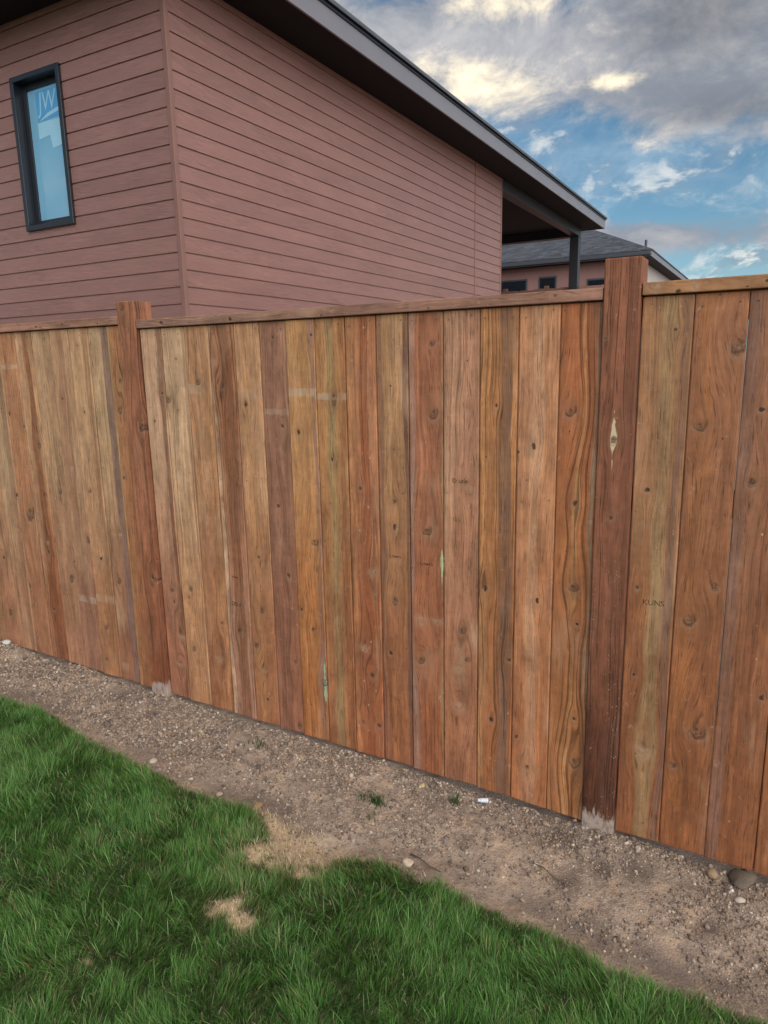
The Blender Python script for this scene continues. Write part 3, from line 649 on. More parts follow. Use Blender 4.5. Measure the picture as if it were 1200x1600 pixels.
# ---------------------------------------------------------------- fence
fence = empty('wooden_fence', (-1.5, 0, 0), 'new brown cedar board fence with square posts and a flat cap rail', 'fence')
def fp(o):
    o.parent = fence; o.location = Vector(o.location)-Vector((-1.5, 0, 0)); return o
def base_z(x): return -0.024-0.0203*(x-0.05)
CAPB = {'L': 1.827, 'M': 1.805, 'R': 1.811}
KNOTS = [(-3.645, 1.436, 0.007), (-3.578, 1.41, 0.01), (-3.471, 1.348, 0.014), (-3.367, 1.253, 0.016), (-3.251, 1.521, -0.01), (-3.167, 1.684, -0.012), (-3.133, 1.489, 0.009), (-2.98, 1.743, 0.006), (-3.021, 1.521, 0.006), (-2.98, 1.425, 0.007), (-2.884, 1.717, -0.009), (-2.705, 1.577, 0.012), (-2.728, 1.446, 0.015), (-2.502, 1.39, 0.008), (-3.508, 0.879, 0.032), (-3.608, 0.968, 0.011), (-3.641, 0.777, -0.011), (-3.802, 0.589, 0.011), (-3.121, 1.151, -0.01), (-3.24, 1.014, 0.014), (-3.004, 1.034, 0.014), (-3.39, 0.73, -0.01), (-3.39, 0.67, 0.011), (-3.055, 0.769, 0.014), (-3.186, 0.637, 0.011), (-2.855, 0.829, -0.01), (-2.813, 0.834, -0.01), (-2.743, 1.114, 0.012), (-2.971, 0.68, 0.011), (-3.226, 0.551, 0.019), (-3.809, 0.269, 0.017), (-3.597, 0.453, 0.015), (-3.401, 0.34, 0.011), (-2.986, 0.317, 0.015), (-3.01, 0.122, 0.011), (-2.877, 0.13, -0.018), (-2.857, 0.582, 0.017), (-2.483, 0.584, 0.013), (-2.477, 0.523, 0.009), (-2.44, 0.36, -0.017), (-2.468, 0.211, -0.014), (-2.364, 0.607, 0.013), (-2.377, 0.564, 0.013), (-2.34, 1.666, 0.006), (-2.439, 1.518, 0.008), (-2.406, 1.493, 0.015), (-2.352, 1.442, 0.006), (-2.124, 1.664, -0.013), (-1.96, 1.474, 0.011), (-1.804, 1.74, 0.008), (-1.775, 1.387, 0.011), (-2.087, 1.548, 0.013), (-2.221, 1.568, 0.014), (-2.37, 0.306, 0.013), (-2.178, 0.465, 0.012), (-2.213, 0.294, -0.017), (-2.076, 0.445, 0.012), (-1.939, 0.81, 0.011), (-1.938, 0.569, 0.013), (-1.983, 0.394, 0.013), (-1.935, 0.135, 0.01), (-1.78, 0.746, 0.011), (-1.768, 0.352, 0.012), (-1.717, 0.603, 0.009), (-1.943, 0.281, -0.013), (-1.611, 1.742, 0.009), (-1.692, 1.363, 0.011), (-1.635, 0.912, 0.017), (-1.778, 1.381, 0.008), (-1.815, 1.049, 0.011), (-1.519, 1.509, 0.007), (-1.536, 1.258, 0.008), (-1.447, 1.317, 0.007), (-1.411, 1.152, 0.012), (-1.266, 1.545, 0.005), (-1.257, 1.31, 0.005), (-1.258, 1.11, 0.012), (-1.257, 1.01, 0.01), (-1.095, 1.696, 0.013), (-1.138, 1.693, 0.011), (-1.091, 1.449, 0.017), (-1.121, 1.01, 0.019), (-0.851, 1.478, 0.006), (-1.661, 0.523, 0.012), (-1.699, 0.431, 0.009), (-1.615, 0.297, 0.018), (-1.359, 0.833, -0.019), (-1.407, 0.499, -0.019), (-1.374, 0.371, 0.012), (-1.285, 0.486, 0.011), (-1.263, 0.714, 0.013), (-1.143, 0.667, -0.021), (-1.074, 0.665, -0.019), (-1.15, 0.485, 0.016), (-1.155, 0.223, 0.011), (-1.068, 0.244, 0.011), (-1.424, 0.149, 0.012), (-1.346, 0.153, 0.012), (-0.976, 0.635, 0.013), (-0.886, 0.814, 0.01), (-0.857, 0.298, 0.01), (-0.791, 0.552, 0.01), (-0.955, 0.523, 0.013), (-0.989, 0.339, -0.019), (-0.964, 1.462, -0.012), (-0.946, 1.188, -0.012), (-0.994, 0.489, -0.013), (-1.764, 0.05, 0.013), (-0.595, 1.466, 0.019), (-0.571, 1.156, 0.011), (-0.718, 1.34, 0.011), (-0.772, 1.318, 0.009), (-0.499, 1.679, 0.006), (-0.289, 1.707, 0.007), (-0.343, 1.217, 0.01), (-0.111, 1.668, 0.025), (-0.203, 1.425, 0.02), (-0.052, 1.264, 0.012), (-0.567, 0.863, 0.018), (-0.54, 0.215, 0.02), (-0.691, 0.796, 0.009), (-0.357, 0.893, 0.007), (-0.195, 0.813, 0.019), (-0.13, 0.926, 0.012), (-0.144, 0.433, 0.025), (-0.352, 0.585, 0.007), (-0.213, 0.289, 0.012), (-0.712, 0.141, 0.011), (-0.546, 0.376, 0.007), (-0.756, 0.253, 0.008), (-0.547, 0.732, 0.007), (-0.307, 0.33, -0.019), (0.027, 0.587, 0.011), (-0.043, 1.473, 0.01)]
LSEAM = [-5.00, -4.86, -4.72, -4.58, -4.44, -4.30, -4.16, -4.02, -3.88, -3.74, -3.603, -3.465, -3.330, -3.187, -3.045, -2.905, -2.768, -2.664]
MSEAM = [-2.550, -2.421, -2.283, -2.144, -2.006, -1.870, -1.737, -1.600, -1.463, -1.325, -1.190, -1.053, -0.914, -0.776, -0.637, -0.503]
RSEAM = [-0.3885, -0.241, -0.097, 0.050, 0.192, 0.333, 0.475, 0.616, 0.757, 0.899, 1.04, 1.18, 1.32, 1.46, 1.60, 1.74, 1.88, 1.98]
# colours as they look on the photograph: upper, lower, then stripes (centre, half width, amount, colour)
DK = (98, 64, 48); PUR = (122, 86, 72); RED = (128, 70, 42); GRN = (148, 136, 96); PALE = (196, 164, 134); YEL = (188, 140, 92)
B = {
 ('L', 8): dict(a=(172, 142, 110), low=(158, 112, 84)),
 ('L', 9): dict(a=(178, 150, 116), low=(166, 124, 94), s0=(.045, .018, .6, PUR)),
 ('L', 10): dict(a=(172, 124, 90), low=(160, 112, 82), s0=(.02, .028, .0, RED), band=(1.60, .012, .7)),
 ('L', 11): dict(a=(182, 142, 106), low=(150, 90, 58), s0=(.018, .022, .85, (112, 66, 42)), s1=(-.045, .012, .5, PALE), grain=.9),
 ('L', 12): dict(a=(178, 146, 112), low=(166, 122, 94), s0=(.04, .02, .35, PUR)),
 ('L', 13): dict(a=(182, 146, 112), low=(154, 112, 90), s0=(.0, .03, .5, PUR), band=(.40, .018, .6)),
 ('L', 14): dict(a=(186, 150, 114), low=(166, 118, 84), s0=(.05, .018, .4, DK), band=(.43, .02, .5)),
 ('L', 15): dict(a=(184, 154, 118), low=(150, 104, 80), s0=(.045, .025, .8, (112, 92, 92))),
 ('L', 16): dict(a=(186, 150, 106), low=(160, 116, 80), s0=(.0, .03, .75, (150, 92, 62)), s1=(-.05, .012, .7, YEL), grain=.8),
 ('M', 0): dict(a=(192, 156, 126), low=(158, 106, 82), s0=(.05, .014, .75, DK), bleach=.8),
 ('M', 1): dict(a=(198, 166, 132), low=(182, 134, 96), s0=(.06, .008, .5, DK)),
 ('M', 2): dict(a=(178, 134, 98), low=(158, 106, 74), s0=(.05, .01, .5, YEL), band=(1.515, .022, .55)),
 ('M', 3): dict(a=(152, 104, 74), low=(166, 122, 100), s0=(.012, .030, .85, (118, 76, 52)), s1=(-.055, .012, .9, PALE), grain=1.0),
 ('M', 4): dict(a=(184, 142, 106), low=(158, 106, 74), s0=(-.02, .015, .4, YEL), band=(1.50, .02, .25)),
 ('M', 5): dict(a=(158, 116, 94), low=(142, 94, 72), s0=(-.02, .035, .4, PUR), band=(1.43, .012, .35), bleach=.5),
 ('M', 6): dict(a=(188, 142, 96), low=(168, 108, 62), s0=(.055, .010, .8, (132, 104, 98)), band=(1.51, .016, .8), streak=(.058, .27, .16), sw=.010, sc=(150, 178, 150)),
 ('M', 7): dict(a=(170, 124, 82), low=(156, 104, 70), s0=(-.005, .020, .6, GRN), s1=(.05, .012, .4, RED), band=(1.50, .014, .6)),
 ('M', 8): dict(a=(172, 118, 84), low=(158, 96, 64), s0=(.012, .018, .8, (140, 78, 48)), s1=(-.05, .012, .4, YEL), grain=.8),
 ('M', 9): dict(a=(176, 136, 98), low=(152, 98, 66), s0=(-.055, .010, .8, PUR), s1=(.056, .010, .9, (92, 66, 60)), bleach=.7),
 ('M', 10): dict(a=(160, 104, 76), low=(150, 92, 62), s0=(-.052, .015, .85, (156, 124, 110)), s1=(.062, .005, .6, GRN), grain=.5, streak=(.062, .88, .10), sw=.007, sc=(170, 184, 140)),
 ('M', 11): dict(a=(182, 138, 110), low=(164, 110, 80), s0=(.03, .03, .4, (160, 112, 86)), bleach=.9, streak=(.012, 1.40, .16), sw=.0022, sc=(60, 36, 26)),
 ('M', 12): dict(a=(176, 122, 78), low=(150, 96, 60), s0=(.030, .020, .85, (108, 84, 70)), s1=(-.05, .008, .6, YEL), grain=1.0),
 ('M', 13): dict(a=(186, 134, 98), low=(172, 112, 74), s0=(-.005, .02, .4, PALE), bleach=.5, grain=.2),
 ('M', 14): dict(a=(160, 98, 62), low=(166, 110, 68), s0=(.004, .007, .8, YEL), s1=(.056, .011, .9, (158, 132, 108)), grain=1.0),
 ('R', 0): dict(a=(158, 116, 82), low=(138, 86, 54), s0=(.012, .022, .55, (148, 132, 96)), s1=(.055, .012, .8, (112, 86, 76))),
 ('R', 1): dict(a=(152, 102, 72), low=(134, 82, 50), s0=(-.03, .02, .4, (168, 108, 60)), grain=.2, bleach=.3),
 ('R', 2): dict(a=(150, 104, 78), low=(138, 86, 54), s0=(-.055, .015, .8, (116, 88, 78)), s1=(.01, .02, .4, (120, 70, 46))),
 ('R', 3): dict(a=(144, 92, 62), low=(136, 84, 50)),
}
def board_mesh(w, h, seed, lip=True):
    r = random.Random(seed)
    bm = bmesh.new(); v = box_bm(bm, -w/2, w/2, 0.0, 0.016, 0.0, h)
    sl = r.uniform(-0.003, 0.003)
    for q in v[:2]+[v[2], v[3]]: q.co.z += sl*(1 if q.co.x > 0 else -1)
    bmesh.ops.bevel(bm, geom=list(bm.edges), offset=0.0040, segments=2, affect='EDGES', profile=0.5)
    if lip: box_bm(bm, w/2-0.004, w/2+0.008, 0.0095, 0.0150, 0.006, h-0.006)    # unseen lip added behind the next board to block light through the gap
    return bm_mesh('board', bm)
NAILS = []
bi = 0
for P, seams in (('L', LSEAM), ('M', MSEAM), ('R', RSEAM)):
    for i in range(len(seams)-1):
        bi += 1
        rr_ = random.Random(100+bi)
        gap = rr_.choice((0.0009, 0.0013, 0.0018))
        if (P, i) in (('M', 8), ('M', 9), ('L', 15)): gap = 0.0026
        if P == 'R' and i in (1, 2): gap = 0.0007
        x0, x1 = seams[i]+gap, seams[i+1]-gap
        xc, w = (x0+x1)/2, x1-x0
        zb = base_z(xc)+rr_.uniform(-0.004, 0.004); h = CAPB[P]-0.004-zb
        o = link('board', board_mesh(w, h, bi, lip=not (P == 'R' and i == 1) and i < len(seams)-2), CEDAR, None, (xc, rr_.uniform(-0.0015, 0.0018), zb))
        o.rotation_euler = (rr_.uniform(-.001, .001), 0, rr_.uniform(-.012, .012))
        fp(o)
        ks = [(kx-xc, kz-zb, (abs(r)*0.98+0.0010)*(1 if r > 0 else -1)) for kx, kz, r in KNOTS if x0-0.004 < kx < x1+0.004]
        ks.sort(key=lambda q: -abs(q[2]))
        while len(ks) < 3: ks.append((rr_.uniform(-w/2, w/2), rr_.uniform(0.1, 1.7), rr_.choice((.006, .009, -.012, .013))))
        spec = B.get((P, i))
        if spec is None:
            a = random.Random(bi*7).choice([(172, 128, 94), (160, 112, 80), (182, 142, 108), (150, 104, 76)])
            spec = dict(a=a, low=tuple(int(c*.88) for c in a), s0=(rr_.uniform(-.05, .05), rr_.uniform(.006, .02), .6, rr_.choice((PUR, RED, YEL, DK))))
        spec = dict(spec); st = spec.pop('streak', None); sw = spec.pop('sw', .01); scl = spec.pop('sc', (0, 0, 0))
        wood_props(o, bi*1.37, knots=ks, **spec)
        o['streak'] = (st[0], st[1], st[2]) if st else (9.0, 9.0, 0.01)
        o['streak_w'] = float(sw); o['streak_col'] = tuple(v*KW for v in srgb(*scl))
        for zr in (CAPB[P]-0.03, 1.155, 0.145):
            for dx in (-w*.36, w*.33):
                NAILS.append((xc+dx+rr_.uniform(-.008, .008), zr+rr_.uniform(-.012, .012)))
# nail heads: hundreds of specks, one part
bm = bmesh.new()
for nx, nz in NAILS:
    r = 0.0027
    bmesh.ops.create_cone(bm, cap_ends=True, segments=7, radius1=r, radius2=r*0.7, depth=0.0022,
        matrix=Matrix.Translation((nx, -0.0022, nz)) @ Matrix.Rotation(R(90), 4, 'X'))
nl = fp(link('nail_heads', bm_mesh('nail_heads', bm), simple('nail_steel', (0.17, 0.13, 0.105), 0.5, 0.5, 0.5, 40)))
nl['kind'] = 'stuff'
# posts
def post(x0, x1, top, bot, seed, **kw):
    bm = bmesh.new(); w = x1-x0
    box_bm(bm, -w/2, w/2, -0.022, 0.085, 0.0, top-bot)
    o = fp(link('post', bm_mesh('post', bm, 0.0045, 3), CEDAR, None, ((x0+x1)/2, 0, bot)))
    st = kw.pop('streak', None); sw = kw.pop('sw', .01); scl = kw.pop('sc', (0, 0, 0))
    kn = [(a-(x0+x1)/2, b_-bot, r) for a, b_, r in kw.pop('knots', ())]
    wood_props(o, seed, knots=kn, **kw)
    if st: st = (st[0]-(x0+x1)/2, st[1]-bot, st[2])
    o['streak'] = st or (9.0, 9.0, 0.01); o['streak_w'] = float(sw); o['streak_col'] = tuple(v*KW for v in srgb(*scl))
    return o
post(-2.664, -2.555, 1.925, -0.35, 51.3, a=(152, 100, 74), low=(128, 74, 48), s0=(.045, .012, .5, (100, 62, 48)), grain=1.0, bleach=.2, foot=.445,
     knots=[(-2.565, 1.37, .018), (-2.575, 1.36, .010), (-2.568, .63, .016), (-2.585, .64, .011), (-2.625, 1.90, .016)])
post(-0.501, -0.391, 1.925, -0.35, 77.7, a=(138, 88, 66), low=(58, 24, 17), s0=(.03, .022, .5, (80, 44, 34)), s1=(-.03, .012, .4, (112, 64, 42)), grain=1.0, bleach=.15, foot=.40, speck=1.0,
     knots=[(-.452, 1.375, .0125), (-.448, 1.12, .009), (-.49, 1.69, .006)], streak=(-.452, 1.385, .095), sw=.0125, sc=(206, 190, 158))
post(-5.115, -5.006, 1.925, -0.30, 31.7, a=(150, 98, 78), low=(124, 68, 46), grain=.7, foot=.36)
post(1.985, 2.095, 1.925, -0.35, 12.1, a=(150, 98, 78), low=(124, 68, 46), grain=.7, foot=.36)
# cap rails: grain runs along them (local z laid along x)
def rail(name, x0, x1, y0, y1, z0, z1, seed, dz=0.0, **kw):
    L = x1-x0
    bm = bmesh.new(); box_bm(bm, -(z1-z0)/2, (z1-z0)/2, y0, y1, 0, L)
    o = link(name, bm_mesh(name, bm, 0.003, 2), CEDAR, None, (x0, 0, (z0+z1)/2)); o.rotation_euler = (0, R(90)+math.atan2(dz, L)*-1, 0)
    fp(o); wood_props(o, seed, **kw); o['streak'] = (9.0, 9.0, 0.01); o['streak_w'] = .01; o['streak_col'] = (0.1, 0.1, 0.1); return o
CAPK = dict(grain=.5, bleach=.5)
rail('cap_rail', -5.004, -2.667, -0.017, 0.12, CAPB['L'], CAPB['L']+.037, 5.1, a=(156, 118, 100), low=(150, 114, 98), knots=[(.005, 1.75, .008), (.0, 1.95, .007), (.008, 2.2, .006)], **CAPK)
rail('cap_rail', -2.552, -0.504, -0.017, 0.12, CAPB['M'], CAPB['M']+.037, 8.6, a=(158, 122, 106), low=(154, 124, 108), s0=(.0, .03, .3, PUR), knots=[(.0, .16, .009), (.004, .55, .010), (.012, 1.0, .006), (-.004, 1.9, .007), (.01, 1.45, .005)], **CAPK)
rail('cap_rail', -0.388, 1.984, -0.017, 0.12, CAPB['R'], CAPB['R']+.037, 9.9, a=(150, 112, 80), low=(146, 108, 76), s0=(.008, .006, .5, YEL), knots=[(.0, .05, -.014), (.006, .16, -.016), (.0, .33, .006), (.012, .10, .01)], **CAPK)
for z in (0.13, 1.14, 1.73):
    for a, b_ in ((-5.004, -2.667), (-2.552, -0.504), (-0.388, 1.984)):
        rail('rail', a, b_, 0.020, 0.058, z, z+.085, a*3+z, a=(160, 118, 88), low=(150, 108, 80))
# grading stamps in black ink, faded
def ink():
    m, t, b, out = new_mat('faded_ink')
    co = t.node('ShaderNodeTexCoord').outputs['Object']
    n = t.noise(co, 130, 4, 0.7)
    tr = t.node('ShaderNodeBsdfTransparent'); mx = t.node('ShaderNodeMixShader')
    b.inputs['Base Color'].default_value = (0.03, 0.022, 0.02, 1); b.inputs['Roughness'].default_value = 0.8
    t.l.new(t.lin(n, 0.38, 0.62, 0.08, 0.62), mx.inputs[0]); t.l.new(tr.outputs[0], mx.inputs[1]); t.l.new(b.outputs[0], mx.inputs[2]); t.l.new(mx.outputs[0], out.inputs[0])
    return m
INK = ink()
boards = [o for o in fence.children if o.name.split('.')[0] == 'board']
def stamp(body, x, z, size):
    host = min(boards, key=lambda o: abs(o.location.x-1.5-x))
    o = link('grading_stamp', text_mesh(body, size), INK, host, (x-(host.location.x-1.5), -0.0012, z-host.location.z))
    o.rotation_euler = (R(90), R(random.uniform(-2, 2)), 0)
stamp('D utle', -0.986, 1.205, .024); stamp('Lowtn', -1.123, 0.878, .021); stamp('Lowtn', -1.258, 0.892, .019)
stamp('KUNS', -0.305, 0.845, .026); stamp('12 ..', -1.0, 1.06, .018); stamp('DB s', -2.085, 0.57, .028); stamp('utlos', -2.083, 0.70, .018); stamp('TT', -3.36, 0.985, .026)

# ---------------------------------------------------------------- fence far behind, seen over the cap rail
YB = 18.6
far = empty('back_fence', (-6.5, YB, 0), 'reddish low wooden fence in the back yard, seen just above the cap rail', 'fence')
FW = simple('red_brown_boards', (0.24, 0.125, 0.10), 0.75, 0.3, 0.2, 3)
zt_ = (onrail := 2.72*(YB+CAM_D)/27.0+CAM_Z)
sh_board = None
for k in range(40):
    x = -11.0+k*0.19
    if sh_board is None:
        sh_board = box('board', -0.092, 0.092, -0.01, 0.01, 0.0, zt_, FW, far); o = sh_board
    else:
        o = sh_board.copy(); COL.objects.link(o); o.parent = far
    o.location = Vector((x, YB, random.uniform(-.02, .01)))-Vector((-6.5, YB, 0))
o = box('rail', -11.1, -3.4, 0.012, 0.06, zt_-0.16, zt_-0.07, FW, far); o.location = (6.5, 0, 0)
for x in (-7.45, -6.2):
    o = box('post', -0.06, 0.06, 0.012, 0.11, 0.0, zt_+0.08, FW, far); o.location = (x+6.5, 0, 0)

# ---------------------------------------------------------------- gravel and stones
def tint_mat(name, rough=0.9, mult=1.0, trans=0.0, spec=0.2, bump=0.0):
    m, t, b, out = new_mat(name)
    c = t.attr('tint', 'Color', 'GEOMETRY')
    co = t.node('ShaderNodeTexCoord').outputs['Object']
    n = t.noise(co, 160, 3, 0.6)
    c = t.scale(c, t.lin(n, 0.3, 0.7, mult*0.82, mult*1.18))
    t.l.new(c, b.inputs['Base Color']); b.inputs['Roughness'].default_value = rough; b.inputs['Specular IOR Level'].default_value = spec
    if trans > 0:
        tl = t.node('ShaderNodeBsdfTranslucent'); t.l.new(t.scale(c, 1.3), tl.inputs[0]); mx = t.node('ShaderNodeMixShader')
        mx.inputs[0].default_value = trans; t.l.new(b.outputs[0], mx.inputs[1]); t.l.new(tl.outputs[0], mx.inputs[2]); t.l.new(mx.outputs[0], out.inputs[0])
    return m
bm = bmesh.new(); bmesh.ops.create_icosphere(bm, subdivisions=1, radius=1.0); bm.verts.ensure_lookup_table()
ICO_V = np.array([v.co[:] for v in bm.verts]); ICO_F = np.array([[v.index for v in f.verts] for f in bm.faces]); bm.free()
bm = bmesh.new(); bmesh.ops.create_icosphere(bm, subdivisions=2, radius=1.0); bm.verts.ensure_lookup_table()
ICO2_V = np.array([v.co[:] for v in bm.verts]); ICO2_F = np.array([[v.index for v in f.verts] for f in bm.faces]); bm.free()
def rot_mats(n):
    q = RNG.normal(size=(n, 4)); q /= np.linalg.norm(q, axis=1, keepdims=True)
    w, x, y, z = q.T
    return np.stack([np.stack([1-2*(y*y+z*z), 2*(x*y-z*w), 2*(x*z+y*w)], -1), np.stack([2*(x*y+z*w), 1-2*(x*x+z*z), 2*(y*z-x*w)], -1), np.stack([2*(x*z-y*w), 2*(y*z+x*w), 1-2*(x*x+y*y)], -1)], 1)
def pebbles():
    N = 46000
    x = RNG.uniform(-4.9, 0.9, N*4); y = -np.abs(RNG.uniform(-0.03, 0.72, N*4))
    le = lawn_edge(x)
    nearf = np.exp(-((y+0.03)/0.11)**2)
    cl = fbm(x, y, 7, 3, 44)
    leftg = np.clip((-x-1.1)/1.0, 0.10, 1)
    p = (0.42+0.9*nearf+0.50*leftg*np.clip((y-le-.08)/.15, 0, 1))*np.clip(cl*2.6-0.6, 0.1, 1.3)
    p *= np.where(y < le+0.02, 0.05, 1)*np.where(y < le+0.10, 0.35, 1)
    keep = RNG.random(N*4) < p*1.25
    x, y = x[keep][:N], y[keep][:N]; n = len(x)
    leftg = np.clip((-x-1.0)/1.2, 0.0, 1)
    sz = np.exp(RNG.normal(np.log(0.0028), 0.50, n))*(1+0.30*leftg); sz = np.clip(sz, 0.0013, 0.0105)
    ax = np.stack([sz*RNG.uniform(.75, 1.35, n), sz*RNG.uniform(.75, 1.25, n), sz*RNG.uniform(.5, .9, n)], -1)
    V = ICO_V[None]*(1+RNG.uniform(-.38, .34, (n, len(ICO_V), 1)))*ax[:, None, :]
    V = np.einsum('nij,nvj->nvi', rot_mats(n), V)
    z = ground_z(x, y)
    V += np.stack([x, y, z+sz*RNG.uniform(-0.35, 0.45, n)], -1)[:, None, :]
    F = ICO_F[None]+(np.arange(n)*len(ICO_V))[:, None, None]
    base = np.array([srgb(146, 126, 110), srgb(160, 140, 124), srgb(130, 112, 100), srgb(184, 168, 152), srgb(116, 104, 99), srgb(150, 126, 106)])
    c = base[RNG.integers(0, 6, n)]*RNG.uniform(.6, 1.2, (n, 1))*np.array([0.92, 0.94, 0.94])
    o = link('gravel', raw_mesh('gravel', V.reshape(-1, 3), F.reshape(-1, 3), np.repeat(c, len(ICO_V), 0)), tint_mat('gravel_stone', 0.92))
    o['kind'] = 'stuff'
pebbles()
def stone(x, y, r, flat_, col, seed, name, label, cat, group=None, sink=0.25, rough=0.16, cuts=4):
    r_ = np.random.default_rng(seed)
    V = ICO2_V.copy()
    for _ in range(cuts):
        d = r_.normal(size=3); d /= np.linalg.norm(d); k = r_.uniform(.55, .85) if cuts < 6 else r_.uniform(.42, .8)
        s = V@d; V = V-np.maximum(s-k, 0)[:, None]*d
    V = V*(1+r_.uniform(-rough*.4, rough*.4, (len(V), 1)))*np.array([r*r_.uniform(.9, 1.3), r*r_.uniform(.8, 1.1), r*flat_])
    a = r_.uniform(0, 6.28); V = V@np.array([[math.cos(a), math.sin(a), 0], [-math.sin(a), math.cos(a), 0], [0, 0, 1]])
    me = raw_mesh(name, V, ICO2_F, np.repeat(np.array([col])*0.75, len(V), 0)*r_.uniform(.85, 1.1, (len(V), 1)))
    o = link(name, me, STONE); o.location = (x, y, float(ground_z(x, y))+r*flat_*(1-2*sink)); tag(o, label, cat, group); return o
STONE = tint_mat('rough_stone', 0.9)
stone(-2.20, -.45, .017, .7, srgb(205, 190, 170), 1, 'stone', 'pale stone at the lawn edge, the one nearest the left end of the fence', 'stone')
stone(-1.80, -.485, .015, .6, srgb(196, 176, 152), 2, 'stone', 'small pale stone on the lawn edge beside the bare straw patch', 'stone')
stone(-1.62, -.47, .020, .6, srgb(168, 134, 106), 3, 'stone', 'flat tan stone between the lawn and the dirt above the straw patch', 'stone')
stone(-0.97, -.475, .019, .75, srgb(214, 196, 172), 4, 'stone', 'rounded cream stone where dark grass meets the dirt, right of the straw patch', 'stone')
stone(-3.84, -.03, .024, .6, srgb(206, 204, 198), 5, 'stone', 'white stone against the boards at the left end of the fence', 'stone')
stone(.025, -.035, .052, .55, srgb(116, 104, 92), 6, 'dirt_clod', 'large dusty grey brown clod tucked under the fence at the far right', 'clod', rough=.55, cuts=12)
stone(.020, -.14, .014, .8, srgb(206, 192, 178), 7, 'stone', 'pale stone just in front of the big dusty clod', 'stone')
stone(-.005, -.10, .008, .8, srgb(232, 230, 226), 8, 'stone', 'tiny bright white stone beside the big dusty clod', 'stone')
stone(-.065, -.045, .022, .8, srgb(168, 142, 116), 9, 'stone', 'tan stone under the fence, left of the big dusty clod', 'stone')
stone(-.30, -.045, .010, .8, srgb(214, 204, 190), 10, 'stone', 'small white stone right of the foot of the near post', 'stone')
stone(-1.115, -.07, .013, .8, srgb(202, 176, 132), 11, 'stone', 'yellowish pebble in the gravel below the middle of the fence', 'stone')
stone(-.62, -.055, .016, .7, srgb(170, 150, 130), 12, 'stone', 'grey tan stone at the fence foot, left of the near post', 'stone')
# litter: a small pale plastic tube by the fence
bm = bmesh.new()
for r1, r2, d, dz in ((.009, .009, .030, 0), (.0065, .0065, .012, .020), (.0098, .0098, .006, -.012)):
    bmesh.ops.create_cone(bm, cap_ends=True, segments=16, radius1=r1, radius2=r2, depth=d, matrix=Matrix.Translation((0, 0, dz)))
lit = link('plastic_tube', bm_mesh('plastic_tube', bm, 0.0008), simple('pale_plastic', (0.55, 0.60, 0.66), 0.35, 0.5, 0.05))
lit.rotation_euler = (R(78), R(10), R(-50)); lit.location = (-.865, -.045, float(ground_z(-.865, -.045))+.012)
tag(lit, 'small pale blue white plastic tube lying on dirt at the fence foot', 'litter')
# a dry twig and root bits
def twig(pts, r, label):
    bm = bmesh.new(); ring = []
    for i, p in enumerate(pts):
        p = Vector((p[0], p[1], float(ground_z(p[0], p[1]))+p[2])); rr = r*(1-0.6*i/(len(pts)-1))
        ring.append([bm.verts.new(p+Vector((0, math.cos(a)*rr, math.sin(a)*rr))) for a in (0, 1.57, 3.14, 4.71)])
    for a, b_ in zip(ring, ring[1:]):
        for k in range(4): bm.faces.new((a[k], a[(k+1) % 4], b_[(k+1) % 4], b_[k]))
    o = link('twig', bm_mesh('twig', bm), simple('twig_bark', (0.06, 0.042, 0.03), 0.9)); tag(o, label, 'twig')
twig([(-.99, -.42, .003), (-.95, -.43, .012), (-.91, -.445, .008), (-.86, -.45, .003)], .003, 'dark thin twig on the dirt beside the cream stone')
twig([(-.60, -.28, .003), (-.56, -.29, .010), (-.52, -.31, .008), (-.48, -.315, .002)], .003, 'dark curved twig lying in the middle of the dirt strip left of the near post')

# ---------------------------------------------------------------- grass
def blades(x, y, L, w, lean_az, lean, c0, c1, seg=3, zoff=0.0, curl=1.3):
    n = len(x); z = ground_z(x, y)+zoff
    s = np.linspace(0, 1, seg+1)
    ang = lean[:, None]*(0.35+curl*0.65*s[None]**1.3)     # tilt from vertical grows along the blade
    ds = L[:, None]/seg
    hx = np.concatenate([np.zeros((n, 1)), np.cumsum(np.sin(ang[:, :-1])*ds, 1)], 1)
    hz = np.concatenate([np.zeros((n, 1)), np.cumsum(np.cos(ang[:, :-1])*ds, 1)], 1)
    ca, sa = np.cos(lean_az), np.sin(lean_az)
    tw = lean_az+np.pi/2+RNG.normal(0, 0.7, n)
    wx, wy = np.cos(tw), np.sin(tw)
    V = []; C = []
    for k in range(seg):
        cx = x+hx[:, k]*ca; cy_ = y+hx[:, k]*sa; cz = z+np.maximum(hz[:, k], 0.002*k)
        ww = w*(1-0.75*s[k]**2)/2
        V += [np.stack([cx-wx*ww, cy_-wy*ww, cz], -1), np.stack([cx+wx*ww, cy_+wy*ww, cz], -1)]
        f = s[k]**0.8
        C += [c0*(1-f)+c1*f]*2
    V.append(np.stack([x+hx[:, seg]*ca, y+hx[:, seg]*sa, z+np.maximum(hz[:, seg], 0.002)], -1)); C.append(c1)
    V = np.stack(V, 1); C = np.stack(C, 1); nv = 2*seg+1
    T = []
    for k in range(seg-1):
        a = 2*k; T += [(a, a+1, a+3), (a, a+3, a+2)]
    T.append((2*seg-2, 2*seg-1, 2*seg))
    F = np.array(T)[None]+(np.arange(n)*nv)[:, None, None]
    return V.reshape(-1, 3), F.reshape(-1, 3), C.reshape(-1, 3)
def join(parts):
    off = 0; Vs, Fs, Cs = [], [], []
    for V, F, C in parts: Vs.append(V); Fs.append(F+off); Cs.append(C); off += len(V)
    return np.concatenate(Vs), np.concatenate(Fs), np.concatenate(Cs)
GRASS = tint_mat('grass_blade', 0.55, 1.0, 0.32, 0.35)
